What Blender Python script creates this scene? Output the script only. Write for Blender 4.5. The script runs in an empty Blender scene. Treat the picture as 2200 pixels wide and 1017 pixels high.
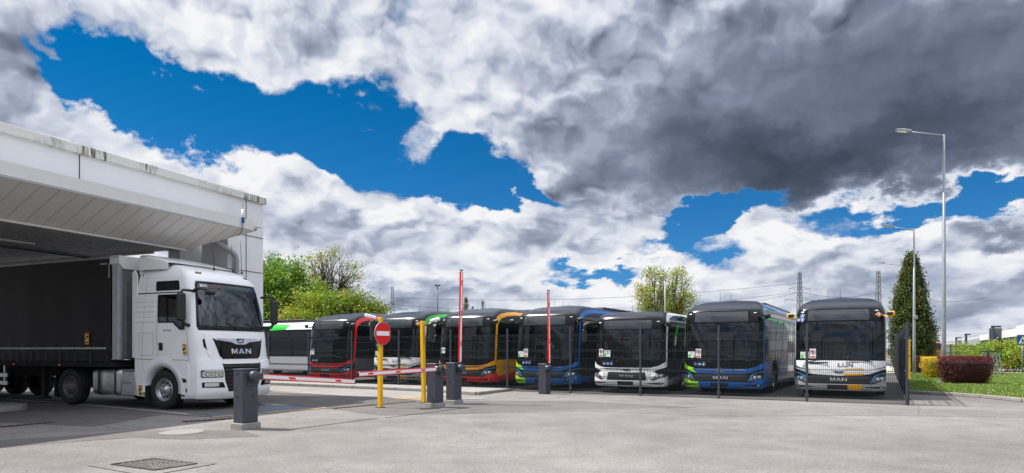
import bpy, bmesh, math, random
from math import sin, cos, pi, atan, atan2, sqrt, radians, exp
from mathutils import Vector, Matrix

# ------------------------------------------------------------------ camera
FP, EYE, HZ = 1430.0, 1.53, 751.0        # focal length in photo pixels, eye height, horizon row
scene = bpy.context.scene
cam = bpy.data.cameras.new('camera')
cam_ob = bpy.data.objects.new('camera', cam)
scene.collection.objects.link(cam_ob)
cam_ob.location = (0, 0, EYE)
cam_ob.rotation_euler = (pi/2, 0, 0)
cam.sensor_width = 36.0
cam.lens = 36.0*FP/2200.0
cam.shift_y = (HZ-508.5)/2200.0
cam.clip_start = 0.1
cam.clip_end = 6000
scene.camera = cam_ob
scene.render.resolution_x, scene.render.resolution_y = 1024, 473
scene.view_settings.view_transform = 'Standard'
scene.view_settings.look = 'None'
scene.view_settings.exposure = 0.45
scene.view_settings.gamma = 1.0

# ------------------------------------------------------------------ light
SUN_EL = radians(56)
SUN_AZ = radians(-78)                    # measured from +Y towards +X
sund = Vector((sin(SUN_AZ)*cos(SUN_EL), cos(SUN_AZ)*cos(SUN_EL), sin(SUN_EL)))
sl = bpy.data.lights.new('sun', 'SUN')
sl.energy = 5.0
sl.angle = radians(0.55)
sl.color = (1.0, 0.955, 0.89)
sun = bpy.data.objects.new('sun', sl)
scene.collection.objects.link(sun)
sun.rotation_euler = sund.to_track_quat('Z', 'Y').to_euler()

# ------------------------------------------------------------------ sky
world = bpy.data.worlds.new('World')
scene.world = world
world.use_nodes = True
def build_sky():
    nt = world.node_tree
    N, L = nt.nodes, nt.links
    N.clear()
    def put(sock, v):
        if isinstance(v, bpy.types.NodeSocket): L.new(v, sock)
        elif v is not None: sock.default_value = v
    def m(op, a, b=None, c=None, clamp=False):
        n = N.new('ShaderNodeMath'); n.operation = op; n.use_clamp = clamp
        put(n.inputs[0], a); put(n.inputs[1], b)
        if c is not None: put(n.inputs[2], c)
        return n.outputs[0]
    def smooth(v, a, b, x=0.0, y=1.0, mode='SMOOTHSTEP'):
        n = N.new('ShaderNodeMapRange'); n.interpolation_type = mode
        put(n.inputs[0], v); put(n.inputs[1], a); put(n.inputs[2], b); put(n.inputs[3], x); put(n.inputs[4], y)
        return n.outputs[0]
    def mixc(f, a, b):
        n = N.new('ShaderNodeMix'); n.data_type = 'RGBA'
        put(n.inputs[0], f); put(n.inputs[6], a); put(n.inputs[7], b)
        return n.outputs[2]
    tc = N.new('ShaderNodeTexCoord')
    d = tc.outputs['Generated']
    sp = N.new('ShaderNodeSeparateXYZ'); L.new(d, sp.inputs[0])
    az = m('ARCTAN2', sp.outputs[0], sp.outputs[1])
    el = m('ARCSINE', sp.outputs[2])
    ae = N.new('ShaderNodeCombineXYZ'); L.new(az, ae.inputs[0]); L.new(el, ae.inputs[1])
    # every bank of cloud and every gap is an ellipse in azimuth and elevation
    def field(items, start):
        acc = start
        for (px, py, rx, ry, rot, w) in items:
            a = atan((px-1100)/FP); c = cos(a); e = atan((HZ-py)/FP*c)
            mp = N.new('ShaderNodeMapping'); mp.vector_type = 'TEXTURE'
            L.new(ae, mp.inputs[0])
            mp.inputs[1].default_value = (a, e, 0)
            mp.inputs[2].default_value = (0, 0, -radians(rot))
            mp.inputs[3].default_value = (rx/FP*c*c, ry/FP*c, 1)
            ln = N.new('ShaderNodeVectorMath'); ln.operation = 'LENGTH'
            L.new(mp.outputs[0], ln.inputs[0])
            g = smooth(ln.outputs['Value'], 0.15, 1.65, w, 0.0)
            acc = m('ADD', g, acc)
        return acc
    def noise(vec, scale, detail, rough, lac=2.0, dist=0.0):
        n = N.new('ShaderNodeTexNoise'); n.noise_dimensions = '2D'; L.new(vec, n.inputs['Vector'])
        n.inputs['Scale'].default_value = scale; n.inputs['Detail'].default_value = detail
        n.inputs['Roughness'].default_value = rough; n.inputs['Lacunarity'].default_value = lac
        n.inputs['Distortion'].default_value = dist
        return n.outputs[0]
    def vmap(vec, sc, loc=(0, 0, 0)):
        n = N.new('ShaderNodeMapping'); L.new(vec, n.inputs[0])
        n.inputs[1].default_value = loc; n.inputs[3].default_value = sc
        return n.outputs[0]
    # cloud coordinates: azimuth, and elevation squeezed towards the horizon
    lg = m('ADD', m('MULTIPLY', m('LOGARITHM', m('ADD', m('MAXIMUM', el, 0.0), 0.17), 2.718282), 0.46), m('MULTIPLY', el, 0.45))
    cx = N.new('ShaderNodeCombineXYZ'); L.new(az, cx.inputs[0]); L.new(lg, cx.inputs[1])
    cc = cx.outputs[0]
    def puffs(vec, scale, detail):
        n = N.new('ShaderNodeTexVoronoi'); n.voronoi_dimensions = '2D'; n.feature = 'SMOOTH_F1'; n.normalize = True
        L.new(vec, n.inputs['Vector']); n.inputs['Scale'].default_value = scale; n.inputs['Detail'].default_value = detail
        n.inputs['Roughness'].default_value = 0.5; n.inputs['Lacunarity'].default_value = 2.2; n.inputs['Smoothness'].default_value = 0.6
        return n.outputs['Distance']
    def warp(vec, scale, amp, detail=3):
        n = N.new('ShaderNodeTexNoise'); n.noise_dimensions = '2D'; L.new(cc, n.inputs['Vector']); n.inputs['Scale'].default_value = scale
        n.inputs['Detail'].default_value = detail; n.inputs['Roughness'].default_value = 0.6
        a = N.new('ShaderNodeVectorMath'); a.operation = 'MULTIPLY_ADD'
        L.new(n.outputs['Color'], a.inputs[0]); a.inputs[1].default_value = (amp,)*3; a.inputs[2].default_value = (-amp/2,)*3
        b = N.new('ShaderNodeVectorMath'); b.operation = 'ADD'; L.new(a.outputs[0], b.inputs[0]); L.new(vec, b.inputs[1])
        return b.outputs[0]
    ae = warp(ae.outputs[0], 9.0, 0.13, 6)
    cover = field(SKY_COVER, 0.40)
    shade = field(SKY_SHADE, 0.0)
    nA = noise(vmap(cc, (1, 1, 1), (3.1, 1.7, 0)), 5.0, 9, 0.50)
    nB = noise(vmap(cc, (1, 1, 1), (3.1-0.022, 1.7+0.06, 0)), 5.0, 5, 0.48)
    nC = noise(vmap(cc, (1, 1.2, 1), (7.3, 2.2, 0)), 10.0, 8, 0.56)
    w0 = warp(cc, 9.0, 0.09)
    vA = puffs(vmap(w0, (1, 1, 1), (2.0, 5.0, 0)), 7.5, 3)
    vB = puffs(vmap(w0, (1, 1, 1), (2.0-0.010, 5.0+0.024, 0)), 7.5, 2)
    nD = noise(vmap(cc, (1, 1.3, 1), (1.3, 9.2, 0)), 3.0, 3, 0.5)
    dens = m('ADD', cover, m('ADD', m('MULTIPLY_ADD', nA, 1.4, -0.7), m('MULTIPLY_ADD', nC, 1.2, -0.6)))
    dens = m('ADD', dens, m('MULTIPLY_ADD', vA, -2.2, 0.95))
    alpha = smooth(dens, -0.10, 0.70)
    soft = m('MULTIPLY', smooth(shade, -0.46, -0.06, 0.13, 0.92), smooth(el, 0.0, 0.20, 0.60, 1.0))
    relief = m('ADD', m('MULTIPLY', m('SUBTRACT', nA, nB), 0.55), m('MULTIPLY', m('SUBTRACT', vB, vA), 2.0))
    puff = m('MULTIPLY_ADD', nC, 0.30, -0.15)
    big = m('MULTIPLY_ADD', nD, 0.55, -0.275)
    b = m('MULTIPLY', m('ADD', m('ADD', relief, puff), big), soft)
    b = m('ADD', b, m('ADD', shade, smooth(el, 0.0, 0.30, 0.75, 0.70)))
    thin = smooth(dens, 0.0, 0.55, 0.12, 0.0)
    b = m('ADD', b, thin, clamp=True)
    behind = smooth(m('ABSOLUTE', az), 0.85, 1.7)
    away = m('MULTIPLY_ADD', m('MAXIMUM', behind, smooth(el, 0.62, 1.1)), m('MULTIPLY', smooth(el, 0.16, 0.55), 1.9), m('MULTIPLY', behind, -0.45))  # unseen cloud above and behind brightened as added fill, dimmed low for glass reflections
    cr = N.new('ShaderNodeValToRGB'); L.new(b, cr.inputs[0])
    el_ = cr.color_ramp.elements
    stops = [(0.0, (0.050, 0.066, 0.098)), (0.16, (0.090, 0.114, 0.165)), (0.36, (0.220, 0.262, 0.362)),
             (0.56, (0.42, 0.475, 0.60)), (0.78, (0.74, 0.78, 0.87)), (1.0, (0.98, 0.98, 1.0))]
    el_[0].position = 0; el_[0].color = (*stops[0][1], 1)
    el_[1].position = 1; el_[1].color = (*stops[-1][1], 1)
    for p, c in stops[1:-1]:
        e = el_.new(p); e.color = (*c, 1)
    sky = N.new('ShaderNodeTexSky'); sky.sky_type = 'NISHITA'
    sky.sun_disc = False; sky.sun_elevation = SUN_EL; sky.sun_rotation = SUN_AZ
    sky.air_density = 1.0; sky.dust_density = 0.2; sky.ozone_density = 3.0
    tint = N.new('ShaderNodeMix'); tint.data_type = 'RGBA'; tint.blend_type = 'MULTIPLY'; tint.inputs[0].default_value = 1
    L.new(sky.outputs[0], tint.inputs[6]); L.new(mixc(smooth(el, 0.0, 0.42), (0.22, 0.58, 1.0, 1), SKY_TINT), tint.inputs[7])
    bg1 = N.new('ShaderNodeBackground'); L.new(tint.outputs[2], bg1.inputs[0]); bg1.inputs[1].default_value = 0.074
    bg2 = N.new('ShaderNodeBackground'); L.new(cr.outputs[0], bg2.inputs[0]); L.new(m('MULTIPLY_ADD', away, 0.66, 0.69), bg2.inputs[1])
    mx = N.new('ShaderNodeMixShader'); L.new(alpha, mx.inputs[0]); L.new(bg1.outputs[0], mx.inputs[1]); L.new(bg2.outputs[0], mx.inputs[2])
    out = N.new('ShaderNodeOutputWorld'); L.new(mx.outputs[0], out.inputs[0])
SKY_TINT = (0.0, 0.50, 0.80, 1)
SKY_COVER = [
    (310, 235, 200, 88, 8, -1.15), (620, 262, 270, 88, 5, -1.25), (880, 300, 190, 75, 25, -1.15), (1000, 385, 140, 46, 5, -1.2),
    (190, 140, 150, 95, 30, -1.15), (90, 110, 110, 50, 40, -0.9), (790, 262, 60, 22, -5, 0.95), (905, 320, 80, 42, -30, 0.9), (455, 216, 50, 14, 0, 1.0), (240, 105, 60, 50, 60, 0.75), (120, 95, 80, 18, 30, 0.95), (280, 60, 60, 60, 40, -0.7), (330, 195, 60, 12, 10, 0.6), (720, 325, 170, 44, 20, -0.7), (1050, 320, 90, 50, 0, -1.3),
    (1490, 512, 110, 62, -10, -2.0), (1580, 442, 160, 26, -8, -1.6), (1980, 448, 290, 36, -6, -1.6), (2150, 425, 140, 34, -8, -1.1),
    (1290, 592, 130, 26, 4, -1.8), (1110, 415, 80, 26, 10, -1.0), (1180, 430, 70, 18, 20, -0.7), (2080, 490, 140, 18, -4, -0.7),
    (40, 225, 190, 95, 28, 1.5), (30, 60, 110, 60, 0, 0.6), (450, 90, 300, 55, 6, 0.8), (1700, 190, 700, 220, 0, 1.2),
    (500, 410, 380, 75, 8, 0.9), (1000, 530, 480, 80, 4, 0.9), (1850, 580, 500, 90, 0, 0.9), (1120, 140, 240, 150, 10, 0.7),
    (1370, 490, 60, 30, 0, 0.6), (1600, 485, 90, 24, -6, 0.6), (1900, 390, 300, 24, -4, 0.5), (1100, 690, 2200, 70, 0, 0.9)]
SKY_SHADE = [
    (1780, 180, 640, 230, 4, -0.36), (2060, 250, 500, 190, -3, -0.16), (1480, 350, 330, 90, 14, -0.26), (1900, 330, 400, 70, -4, -0.16),
    (1120, 120, 240, 150, 30, 0.10), (1650, 10, 500, 50, 4, 0.08), (2100, 395, 320, 22, -3, 0.50),
    (60, 210, 190, 110, 20, -0.24), (30, 40, 120, 70, 0, -0.10), (480, 90, 330, 60, 8, 0.18), (480, 8, 300, 22, 0, -0.14),
    (450, 345, 330, 45, 8, 0.26), (700, 500, 400, 50, 12, -0.12), (1000, 450, 350, 30, 6, 0.10), (860, 640, 240, 30, 0, -0.30),
    (1150, 520, 330, 26, 5, -0.14), (1850, 505, 330, 30, -2, 0.28), (2180, 505, 90, 30, -4, -0.42), (1900, 650, 420, 60, 0, -0.14),
    (1650, 470, 140, 24, -4, 0.18), (1700, 620, 200, 30, 0, -0.08), (1100, 590, 1500, 110, 0, 0.10), (1100, 585, 330, 26, 0, 0.10), (1400, 620, 240, 20, 0, 0.14), (2130, 640, 120, 50, 0, -0.16)]
build_sky()

# ------------------------------------------------------------------ helpers
rnd = random.Random(7)
def G(px, py, z=0.0):
    """point on the plane z that was surveyed at this photo pixel"""
    Y = FP*(EYE-z)/(py-HZ)
    return Vector(((px-1100)/FP*Y, Y, z))
def tag(o, label=None, cat=None, group=None, kind=None):
    if label: o['label'] = label
    if cat: o['category'] = cat
    if group: o['group'] = group
    if kind: o['kind'] = kind
    return o
def empty(name, loc, rz=0.0, label=None, cat=None, group=None):
    o = bpy.data.objects.new(name, None); scene.collection.objects.link(o)
    o.location = loc; o.rotation_euler = (0, 0, rz); o.empty_display_size = 0.3
    return tag(o, label, cat, group)
def kids(o): return [c for c in bpy.data.objects if c.parent == o]
def copy_tree(o, parent=None):
    c = o.copy(); scene.collection.objects.link(c); c.parent = parent
    for ch in kids(o): copy_tree(ch, c)
    return c

class MB:
    """collects shapes and links them as ONE mesh object"""
    def __init__(s): s.v = []; s.f = []; s.mi = []; s.sm = []; s.mats = []; s.nrm = {}; s.cur = 0
    def mat(s, m):
        if m not in s.mats: s.mats.append(m)
        s.cur = s.mats.index(m); return s
    def face(s, idx, smooth=False): s.f.append(tuple(idx)); s.mi.append(s.cur); s.sm.append(smooth)
    def add(s, vs, fs, smooth=False, M=None):
        b = len(s.v)
        for p in vs:
            p = Vector(p); s.v.append(M @ p if M is not None else p)
        for f in fs: s.face([b+i for i in f], smooth)
        return b
    def quad(s, a, b, c, d, smooth=False): s.add([a, b, c, d], [(0, 1, 2, 3)], smooth)
    def box(s, c, d, M=None, bev=0.0):
        x, y, z = d[0]/2, d[1]/2, d[2]/2
        if bev <= 0:
            vs = [(c[0]+i*x, c[1]+j*y, c[2]+k*z) for k in (-1, 1) for j in (-1, 1) for i in (-1, 1)]
            s.add(vs, [(0, 2, 3, 1), (4, 5, 7, 6), (0, 1, 5, 4), (2, 6, 7, 3), (0, 4, 6, 2), (1, 3, 7, 5)], False, M)
        else:
            e = min(bev, x*.9, y*.9, z*.9)
            out = [(-x+e, -y), (x-e, -y), (x, -y+e), (x, y-e), (x-e, y), (-x+e, y), (-x, y-e), (-x, -y+e)]
            inn = [(max(-x+e, min(x-e, a)), max(-y+e, min(y-e, b))) for a, b in out]
            rings = [(inn, -z), (out, -z+e), (out, z-e), (inn, z)]
            vs = [(c[0]+a, c[1]+b, c[2]+h) for ring, h in rings for a, b in ring]
            fs = [tuple(range(7, -1, -1)), tuple(range(24, 32))]
            for r in range(3):
                for i in range(8):
                    j = (i+1) % 8; fs.append((r*8+i, r*8+j, r*8+8+j, r*8+8+i))
            s.add(vs, fs, False, M)
        return s
    def bar(s, p, q, w, h=None, up=(0, 0, 1)):
        p, q = Vector(p), Vector(q); d = (q-p); L = d.length
        if L < 1e-6: return s
        d.normalize(); u = Vector(up)
        if abs(d.dot(u)) > .98: u = Vector((1, 0, 0))
        a = d.cross(u).normalized(); b = a.cross(d); h = h or w
        vs = [t+a*(i*w/2)+b*(j*h/2) for t in (p, q) for i, j in ((-1, -1), (1, -1), (1, 1), (-1, 1))]
        s.add(vs, [(3, 2, 1, 0), (4, 5, 6, 7), (0, 1, 5, 4), (1, 2, 6, 5), (2, 3, 7, 6), (3, 0, 4, 7)])
        return s
    def tube(s, pts, r, n=10, cap=True, smooth=True):
        pts = [Vector(p) for p in pts]; rs = r if isinstance(r, (list, tuple)) else [r]*len(pts)
        b = len(s.v); prev = None
        for i, p in enumerate(pts):
            d = (pts[min(i+1, len(pts)-1)]-pts[max(i-1, 0)]).normalized()
            if prev is None:
                u = Vector((0, 0, 1)) if abs(d.z) < .9 else Vector((1, 0, 0)); a = d.cross(u).normalized()
            else:
                a = (prev-d*prev.dot(d)); a = a.normalized() if a.length > 1e-6 else d.orthogonal().normalized()
            prev = a; c = d.cross(a)
            for k in range(n):
                t = 2*pi*k/n; s.v.append(p+(a*cos(t)+c*sin(t))*rs[i])
        for i in range(len(pts)-1):
            for k in range(n):
                j = (k+1) % n; s.face((b+i*n+k, b+i*n+j, b+(i+1)*n+j, b+(i+1)*n+k), smooth)
        if cap:
            s.face([b+k for k in range(n-1, -1, -1)]); s.face([b+(len(pts)-1)*n+k for k in range(n)])
        return s
    def lathe(s, prof, n=24, c=(0, 0, 0), axis='x', smooth=True):
        """prof: (radius, position along axis)"""
        b = len(s.v)
        for r, h in prof:
            for k in range(n):
                t = 2*pi*k/n; a, e = r*cos(t), r*sin(t)
                p = (h, a, e) if axis == 'x' else ((e, h, a) if axis == 'y' else (a, e, h))
                s.v.append(Vector(c)+Vector(p))
        for i in range(len(prof)-1):
            for k in range(n):
                j = (k+1) % n; s.face((b+i*n+k, b+i*n+j, b+(i+1)*n+j, b+(i+1)*n+k), smooth)
        return s
    def prism(s, poly, a, b, M=None, smooth=False):
        """poly in (x, z); extruded in y from a to b"""
        n = len(poly)
        vs = [(x, a, z) for x, z in poly]+[(x, b, z) for x, z in poly]
        fs = [tuple(range(n)), tuple(range(2*n-1, n-1, -1))]+[(i, i+n, (i+1) % n+n, (i+1) % n) for i in range(n)]
        s.add(vs, fs, smooth, M); return s
    def slab(s, poly, z0, z1, M=None):
        n = len(poly)
        vs = [(x, y, z0) for x, y in poly]+[(x, y, z1) for x, y in poly]
        s.add(vs, [tuple(range(n-1, -1, -1)), tuple(range(n, 2*n))]+[(i, (i+1) % n, (i+1) % n+n, i+n) for i in range(n)], False, M); return s
    def build(s, name, m=None, parent=None, bevel=0.0, fixn=True, doubles=False):
        me = bpy.data.meshes.new(name)
        me.from_pydata([tuple(v) for v in s.v], [], s.f)
        mats = s.mats if s.mats else [m]
        for x in mats: me.materials.append(x)
        if s.mats: me.polygons.foreach_set('material_index', s.mi)
        me.polygons.foreach_set('use_smooth', s.sm)
        if fixn and not s.nrm:
            bm = bmesh.new(); bm.from_mesh(me)
            if doubles: bmesh.ops.remove_doubles(bm, verts=bm.verts, dist=1e-4)
            bmesh.ops.recalc_face_normals(bm, faces=bm.faces); bm.to_mesh(me); bm.free()
        me.update()
        if s.nrm:
            me.normals_split_custom_set_from_vertices([tuple(s.nrm.get(i, Vector((0, 0, 1)))) for i in range(len(s.v))])
        o = bpy.data.objects.new(name, me); scene.collection.objects.link(o)
        if parent is not None: o.parent = parent
        if bevel > 0:
            md = o.modifiers.new('bevel', 'BEVEL'); md.width = bevel; md.segments = 2; md.limit_method = 'ANGLE'
        return o

def text_shape(body, size, align='CENTER', bold=False):
    cu = bpy.data.curves.new('lettering', 'FONT'); cu.body = body; cu.size = size; cu.align_x = align; cu.resolution_u = 3
    if bold: cu.offset = size*0.018
    ob = bpy.data.objects.new('lettering', cu); scene.collection.objects.link(ob)
    dg = bpy.context.evaluated_depsgraph_get(); me = bpy.data.meshes.new_from_object(ob.evaluated_get(dg))
    vs = [v.co.copy() for v in me.vertices]; fs = [tuple(p.vertices) for p in me.polygons]
    bpy.data.objects.remove(ob); bpy.data.curves.remove(cu); bpy.data.meshes.remove(me)
    return vs, fs

# block letters, unit box, as even-odd polygon sets
LET = {
 'M': [[(0, 0), (0, 1), (.30, 1), (.5, .45), (.70, 1), (1, 1), (1, 0), (.78, 0), (.78, .68), (.60, .12), (.40, .12), (.22, .68), (.22, 0)]],
 'A': [[(0, 0), (.34, 1), (.66, 1), (1, 0), (.76, 0), (.69, .2), (.31, .2), (.24, 0)], [(.38, .42), (.62, .42), (.5, .80)]],
 'N': [[(0, 0), (0, 1), (.26, 1), (.76, .38), (.76, 1), (1, 1), (1, 0), (.74, 0), (.24, .62), (.24, 0)]],
 'L': [[(0, 0), (0, 1), (.28, 1), (.28, .24), (.9, .24), (.9, 0)]],
 'I': [[(0, 0), (0, .72), (.26, .72), (.26, 0)], [(0, .8), (0, 1), (.26, 1), (.26, .8)]],
 'J': [[(0, 0), (0, .24), (.45, .24), (.45, 1), (.75, 1), (.75, .14), (.6, 0)]]}
def letters(word, x, z, w, h, gap, slant=0.0):
    out = []
    for ch in word:
        ww = w*{'I': .3, 'J': .8, 'L': .9}.get(ch, 1.0)
        for poly in LET[ch]:
            sc = w if ch in 'IJL' else ww
            out.append([(x+a*sc+b*h*slant, z+b*h) for a, b in poly])
        x += ww+gap
    return out

def interp(tab, t):
    if t <= tab[0][0]: return tab[0][1]
    for (a, u), (b, v) in zip(tab, tab[1:]):
        if t <= b:
            k = (t-a)/(b-a); return u+(v-u)*k
    return tab[-1][1]
def smooth_tab(tab, n=60):
    """resample a table with a Catmull-Rom curve so profiles read as curves"""
    xs = [p[0] for p in tab]; ys = [p[1] for p in tab]; out = []
    def tan(i):
        if i == 0: return (ys[1]-ys[0])/(xs[1]-xs[0])
        if i == len(xs)-1: return (ys[-1]-ys[-2])/(xs[-1]-xs[-2])
        a = (ys[i]-ys[i-1])/(xs[i]-xs[i-1]); b = (ys[i+1]-ys[i])/(xs[i+1]-xs[i])
        return 0 if a*b <= 0 else 2*a*b/(a+b)
    for i in range(len(xs)-1):
        h = xs[i+1]-xs[i]; m0, m1 = tan(i)*h, tan(i+1)*h; k = max(2, int(n*h/(xs[-1]-xs[0]))+1)
        for j in range(k):
            t = j/k
            out.append((xs[i]+t*h, (2*t**3-3*t*t+1)*ys[i]+(t**3-2*t*t+t)*m0+(-2*t**3+3*t*t)*ys[i+1]+(t**3-t*t)*m1))
    out.append((xs[-1], ys[-1])); return out

class Shell:
    """body surface of a vehicle: s runs round the plan from the front centre, z is height; +y is rearward"""
    def __init__(s, W, d, n, L, yf, wz):
        s.W, s.d, s.L = W, d, L; s.yf, s.wz = smooth_tab(yf), smooth_tab(wz)
        pts = [(0, 0)]
        for k in range(1, 121):
            t = (pi/2)*k/120
            pts.append((W*sin(t)**(2.0/n), d-d*cos(t)**(2.0/n)))
        acc = 0; s.tab = [(0, 0, 0)]
        for a, b in zip(pts, pts[1:]):
            acc += math.hypot(b[0]-a[0], b[1]-a[1]); s.tab.append((acc, b[0], b[1]))
        s.sc = acc; s.send = acc+(L-d)
        s._c = {}
    def base(s, q):
        g = -1 if q < 0 else 1; q = abs(q)
        if q >= s.sc: return g*s.W, s.d+(q-s.sc)
        lo, hi = 0, len(s.tab)-1
        while hi-lo > 1:
            m_ = (lo+hi)//2
            if s.tab[m_][0] <= q: lo = m_
            else: hi = m_
        a, b = s.tab[lo], s.tab[hi]; k = (q-a[0])/max(1e-9, b[0]-a[0])
        return g*(a[1]+(b[1]-a[1])*k), a[2]+(b[2]-a[2])*k
    def pos(s, q, z):
        x, y = s.base(q); r = interp(s.yf, z); w = interp(s.wz, z)
        k = max(0.0, 1-y/s.L)
        return Vector((x*w/s.W, y+r*k, z))
    def nor(s, q, z):
        e = .012; a = s.pos(q+e, z)-s.pos(q-e, z); b = s.pos(q, z+e)-s.pos(q, z-e)
        n = a.cross(b)
        return n.normalized() if n.length > 1e-9 else Vector((0, -1, 0))
    def fx(s, x):
        g = -1 if x < 0 else 1; x = abs(x)
        for a, b in zip(s.tab, s.tab[1:]):
            if b[1] >= x: return g*(a[0]+(b[0]-a[0])*(x-a[1])/max(1e-9, b[1]-a[1]))
        return g*s.sc
    def sy(s, y, g=1): return g*(s.sc+(y-s.d))
    def emit(s, mb, polys, off=0.0, ds=.06, dz=.06, big=None, edge=0.0):
        """fill even-odd polygons given in (s, z) on the surface, off metres proud; edge>0 closes the rim back towards the body"""
        P = []
        for poly in polys:
            q = []
            for (a, b) in zip(poly, poly[1:]+poly[:1]):
                far = min(abs(a[0]), abs(b[0])) > s.sc+.4
                L_ = math.hypot(b[0]-a[0], b[1]-a[1]); k = max(1, int(L_/(.3 if far else .08)+.5))
                for i in range(k): q.append((a[0]+(b[0]-a[0])*i/k, a[1]+(b[1]-a[1])*i/k))
            P.append(q)
        zs = sorted(set(round(p[1], 4) for q in P for p in q)); rows = []
        for a, b in zip(zs, zs[1:]):
            k = max(1, int(math.ceil((b-a)/dz)))
            rows += [a+(b-a)*i/k for i in range(k)]
        rows.append(zs[-1])
        edges = [(a, b) if a[1] < b[1] else (b, a) for q in P for a, b in zip(q, q[1:]+q[:1]) if abs(a[1]-b[1]) > 1e-6]
        cache = {}
        def vert(q, z):
            key = (round(q, 4), round(z, 4))
            if key not in cache:
                n = s.nor(q, z); p = s.pos(q, z)+n*off
                mb.v.append(p); i = len(mb.v)-1; mb.nrm[i] = n; cache[key] = i
            return cache[key]
        for za, zb in zip(rows, rows[1:]):
            if zb-za < 1e-5: continue
            zm = (za+zb)/2; cr = []
            for a, b in edges:
                if a[1] <= zm < b[1]:
                    f = lambda z: a[0]+(b[0]-a[0])*(min(max(z, a[1]), b[1])-a[1])/(b[1]-a[1])
                    cr.append((f(zm), f(za), f(zb)))
            cr.sort()
            for (m0, a0, b0), (m1, a1, b1) in zip(cr[::2], cr[1::2]):
                lo, hi = max(a0, b0), min(a1, b1); cuts = []
                g = math.floor(lo/ds)*ds
                while g < hi:
                    step = ds if abs(g) < s.sc+.35 else ds*8
                    if g > lo+1e-3 and g < hi-1e-3: cuts.append(g)
                    g = round(g+step, 6)
                A = [a0]+cuts+[a1]; B = [b0]+cuts+[b1]
                for i in range(len(A)-1):
                    idx = [vert(A[i], za), vert(A[i+1], za), vert(B[i+1], zb), vert(B[i], zb)]
                    u = []
                    for t in idx:
                        if t not in u: u.append(t)
                    if len(u) >= 3: mb.face(u, True)
        if edge > 0:
            for q in P:
                ids = [(vert(*p), s.pos(*p)+s.nor(*p)*(off-edge)) for p in q]
                for (i, pi_), (j, pj) in zip(ids, ids[1:]+ids[:1]):
                    b = len(mb.v); e1, e2 = mb.v[i], mb.v[j]
                    mb.v += [Vector(e1), Vector(e2), pj, pi_]
                    n = (e2-e1).cross(pi_-e1); n = n.normalized() if n.length > 1e-9 else Vector((0, 0, 1))
                    for t in range(4): mb.nrm[b+t] = n
                    mb.face((b, b+1, b+2, b+3), False)
        return mb

# ------------------------------------------------------------------ materials
def mat(name, col, rough=.6, metal=0.0, coat=0.0, noise=0.0, nscale=4.0, bump=0.0, bscale=60.0, spec=.5, alpha=None, emis=None, trans=0.0):
    m = bpy.data.materials.new(name); m.use_nodes = True; nt = m.node_tree; b = nt.nodes['Principled BSDF']
    b.inputs['Base Color'].default_value = (*col, 1); b.inputs['Roughness'].default_value = rough
    b.inputs['Metallic'].default_value = metal; b.inputs['Coat Weight'].default_value = coat; b.inputs['Coat Roughness'].default_value = .03
    b.inputs['Specular IOR Level'].default_value = spec
    if noise > 0 or bump > 0: tc = nt.nodes.new('ShaderNodeTexCoord')
    if noise > 0:
        n = nt.nodes.new('ShaderNodeTexNoise'); n.inputs['Scale'].default_value = nscale; n.inputs['Detail'].default_value = 6
        n.inputs['Roughness'].default_value = .6
        nt.links.new(tc.outputs['Object'], n.inputs['Vector'])
        r = nt.nodes.new('ShaderNodeMapRange'); r.inputs[1].default_value = .3; r.inputs[2].default_value = .7
        r.inputs[3].default_value = 1-noise; r.inputs[4].default_value = 1+noise; nt.links.new(n.outputs[0], r.inputs[0])
        x = nt.nodes.new('ShaderNodeVectorMath'); x.operation = 'SCALE'; x.inputs[0].default_value = col
        nt.links.new(r.outputs[0], x.inputs['Scale']); nt.links.new(x.outputs[0], b.inputs['Base Color'])
        rr = nt.nodes.new('ShaderNodeMapRange'); rr.inputs[3].default_value = max(.02, rough-.12*min(1, noise*4)); rr.inputs[4].default_value = min(1, rough+.12*min(1, noise*4))
        nt.links.new(n.outputs[0], rr.inputs[0]); nt.links.new(rr.outputs[0], b.inputs['Roughness'])
    if bump > 0:
        n2 = nt.nodes.new('ShaderNodeTexNoise'); n2.inputs['Scale'].default_value = bscale; n2.inputs['Detail'].default_value = 4
        nt.links.new(tc.outputs['Object'], n2.inputs['Vector'])
        bp = nt.nodes.new('ShaderNodeBump'); bp.inputs['Strength'].default_value = bump; bp.inputs['Distance'].default_value = .01
        nt.links.new(n2.outputs[0], bp.inputs['Height']); nt.links.new(bp.outputs[0], b.inputs['Normal'])
    if trans: b.inputs['Transmission Weight'].default_value = trans
    if emis: b.inputs['Emission Color'].default_value = (*emis, 1); b.inputs['Emission Strength'].default_value = 1
    return m
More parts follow.
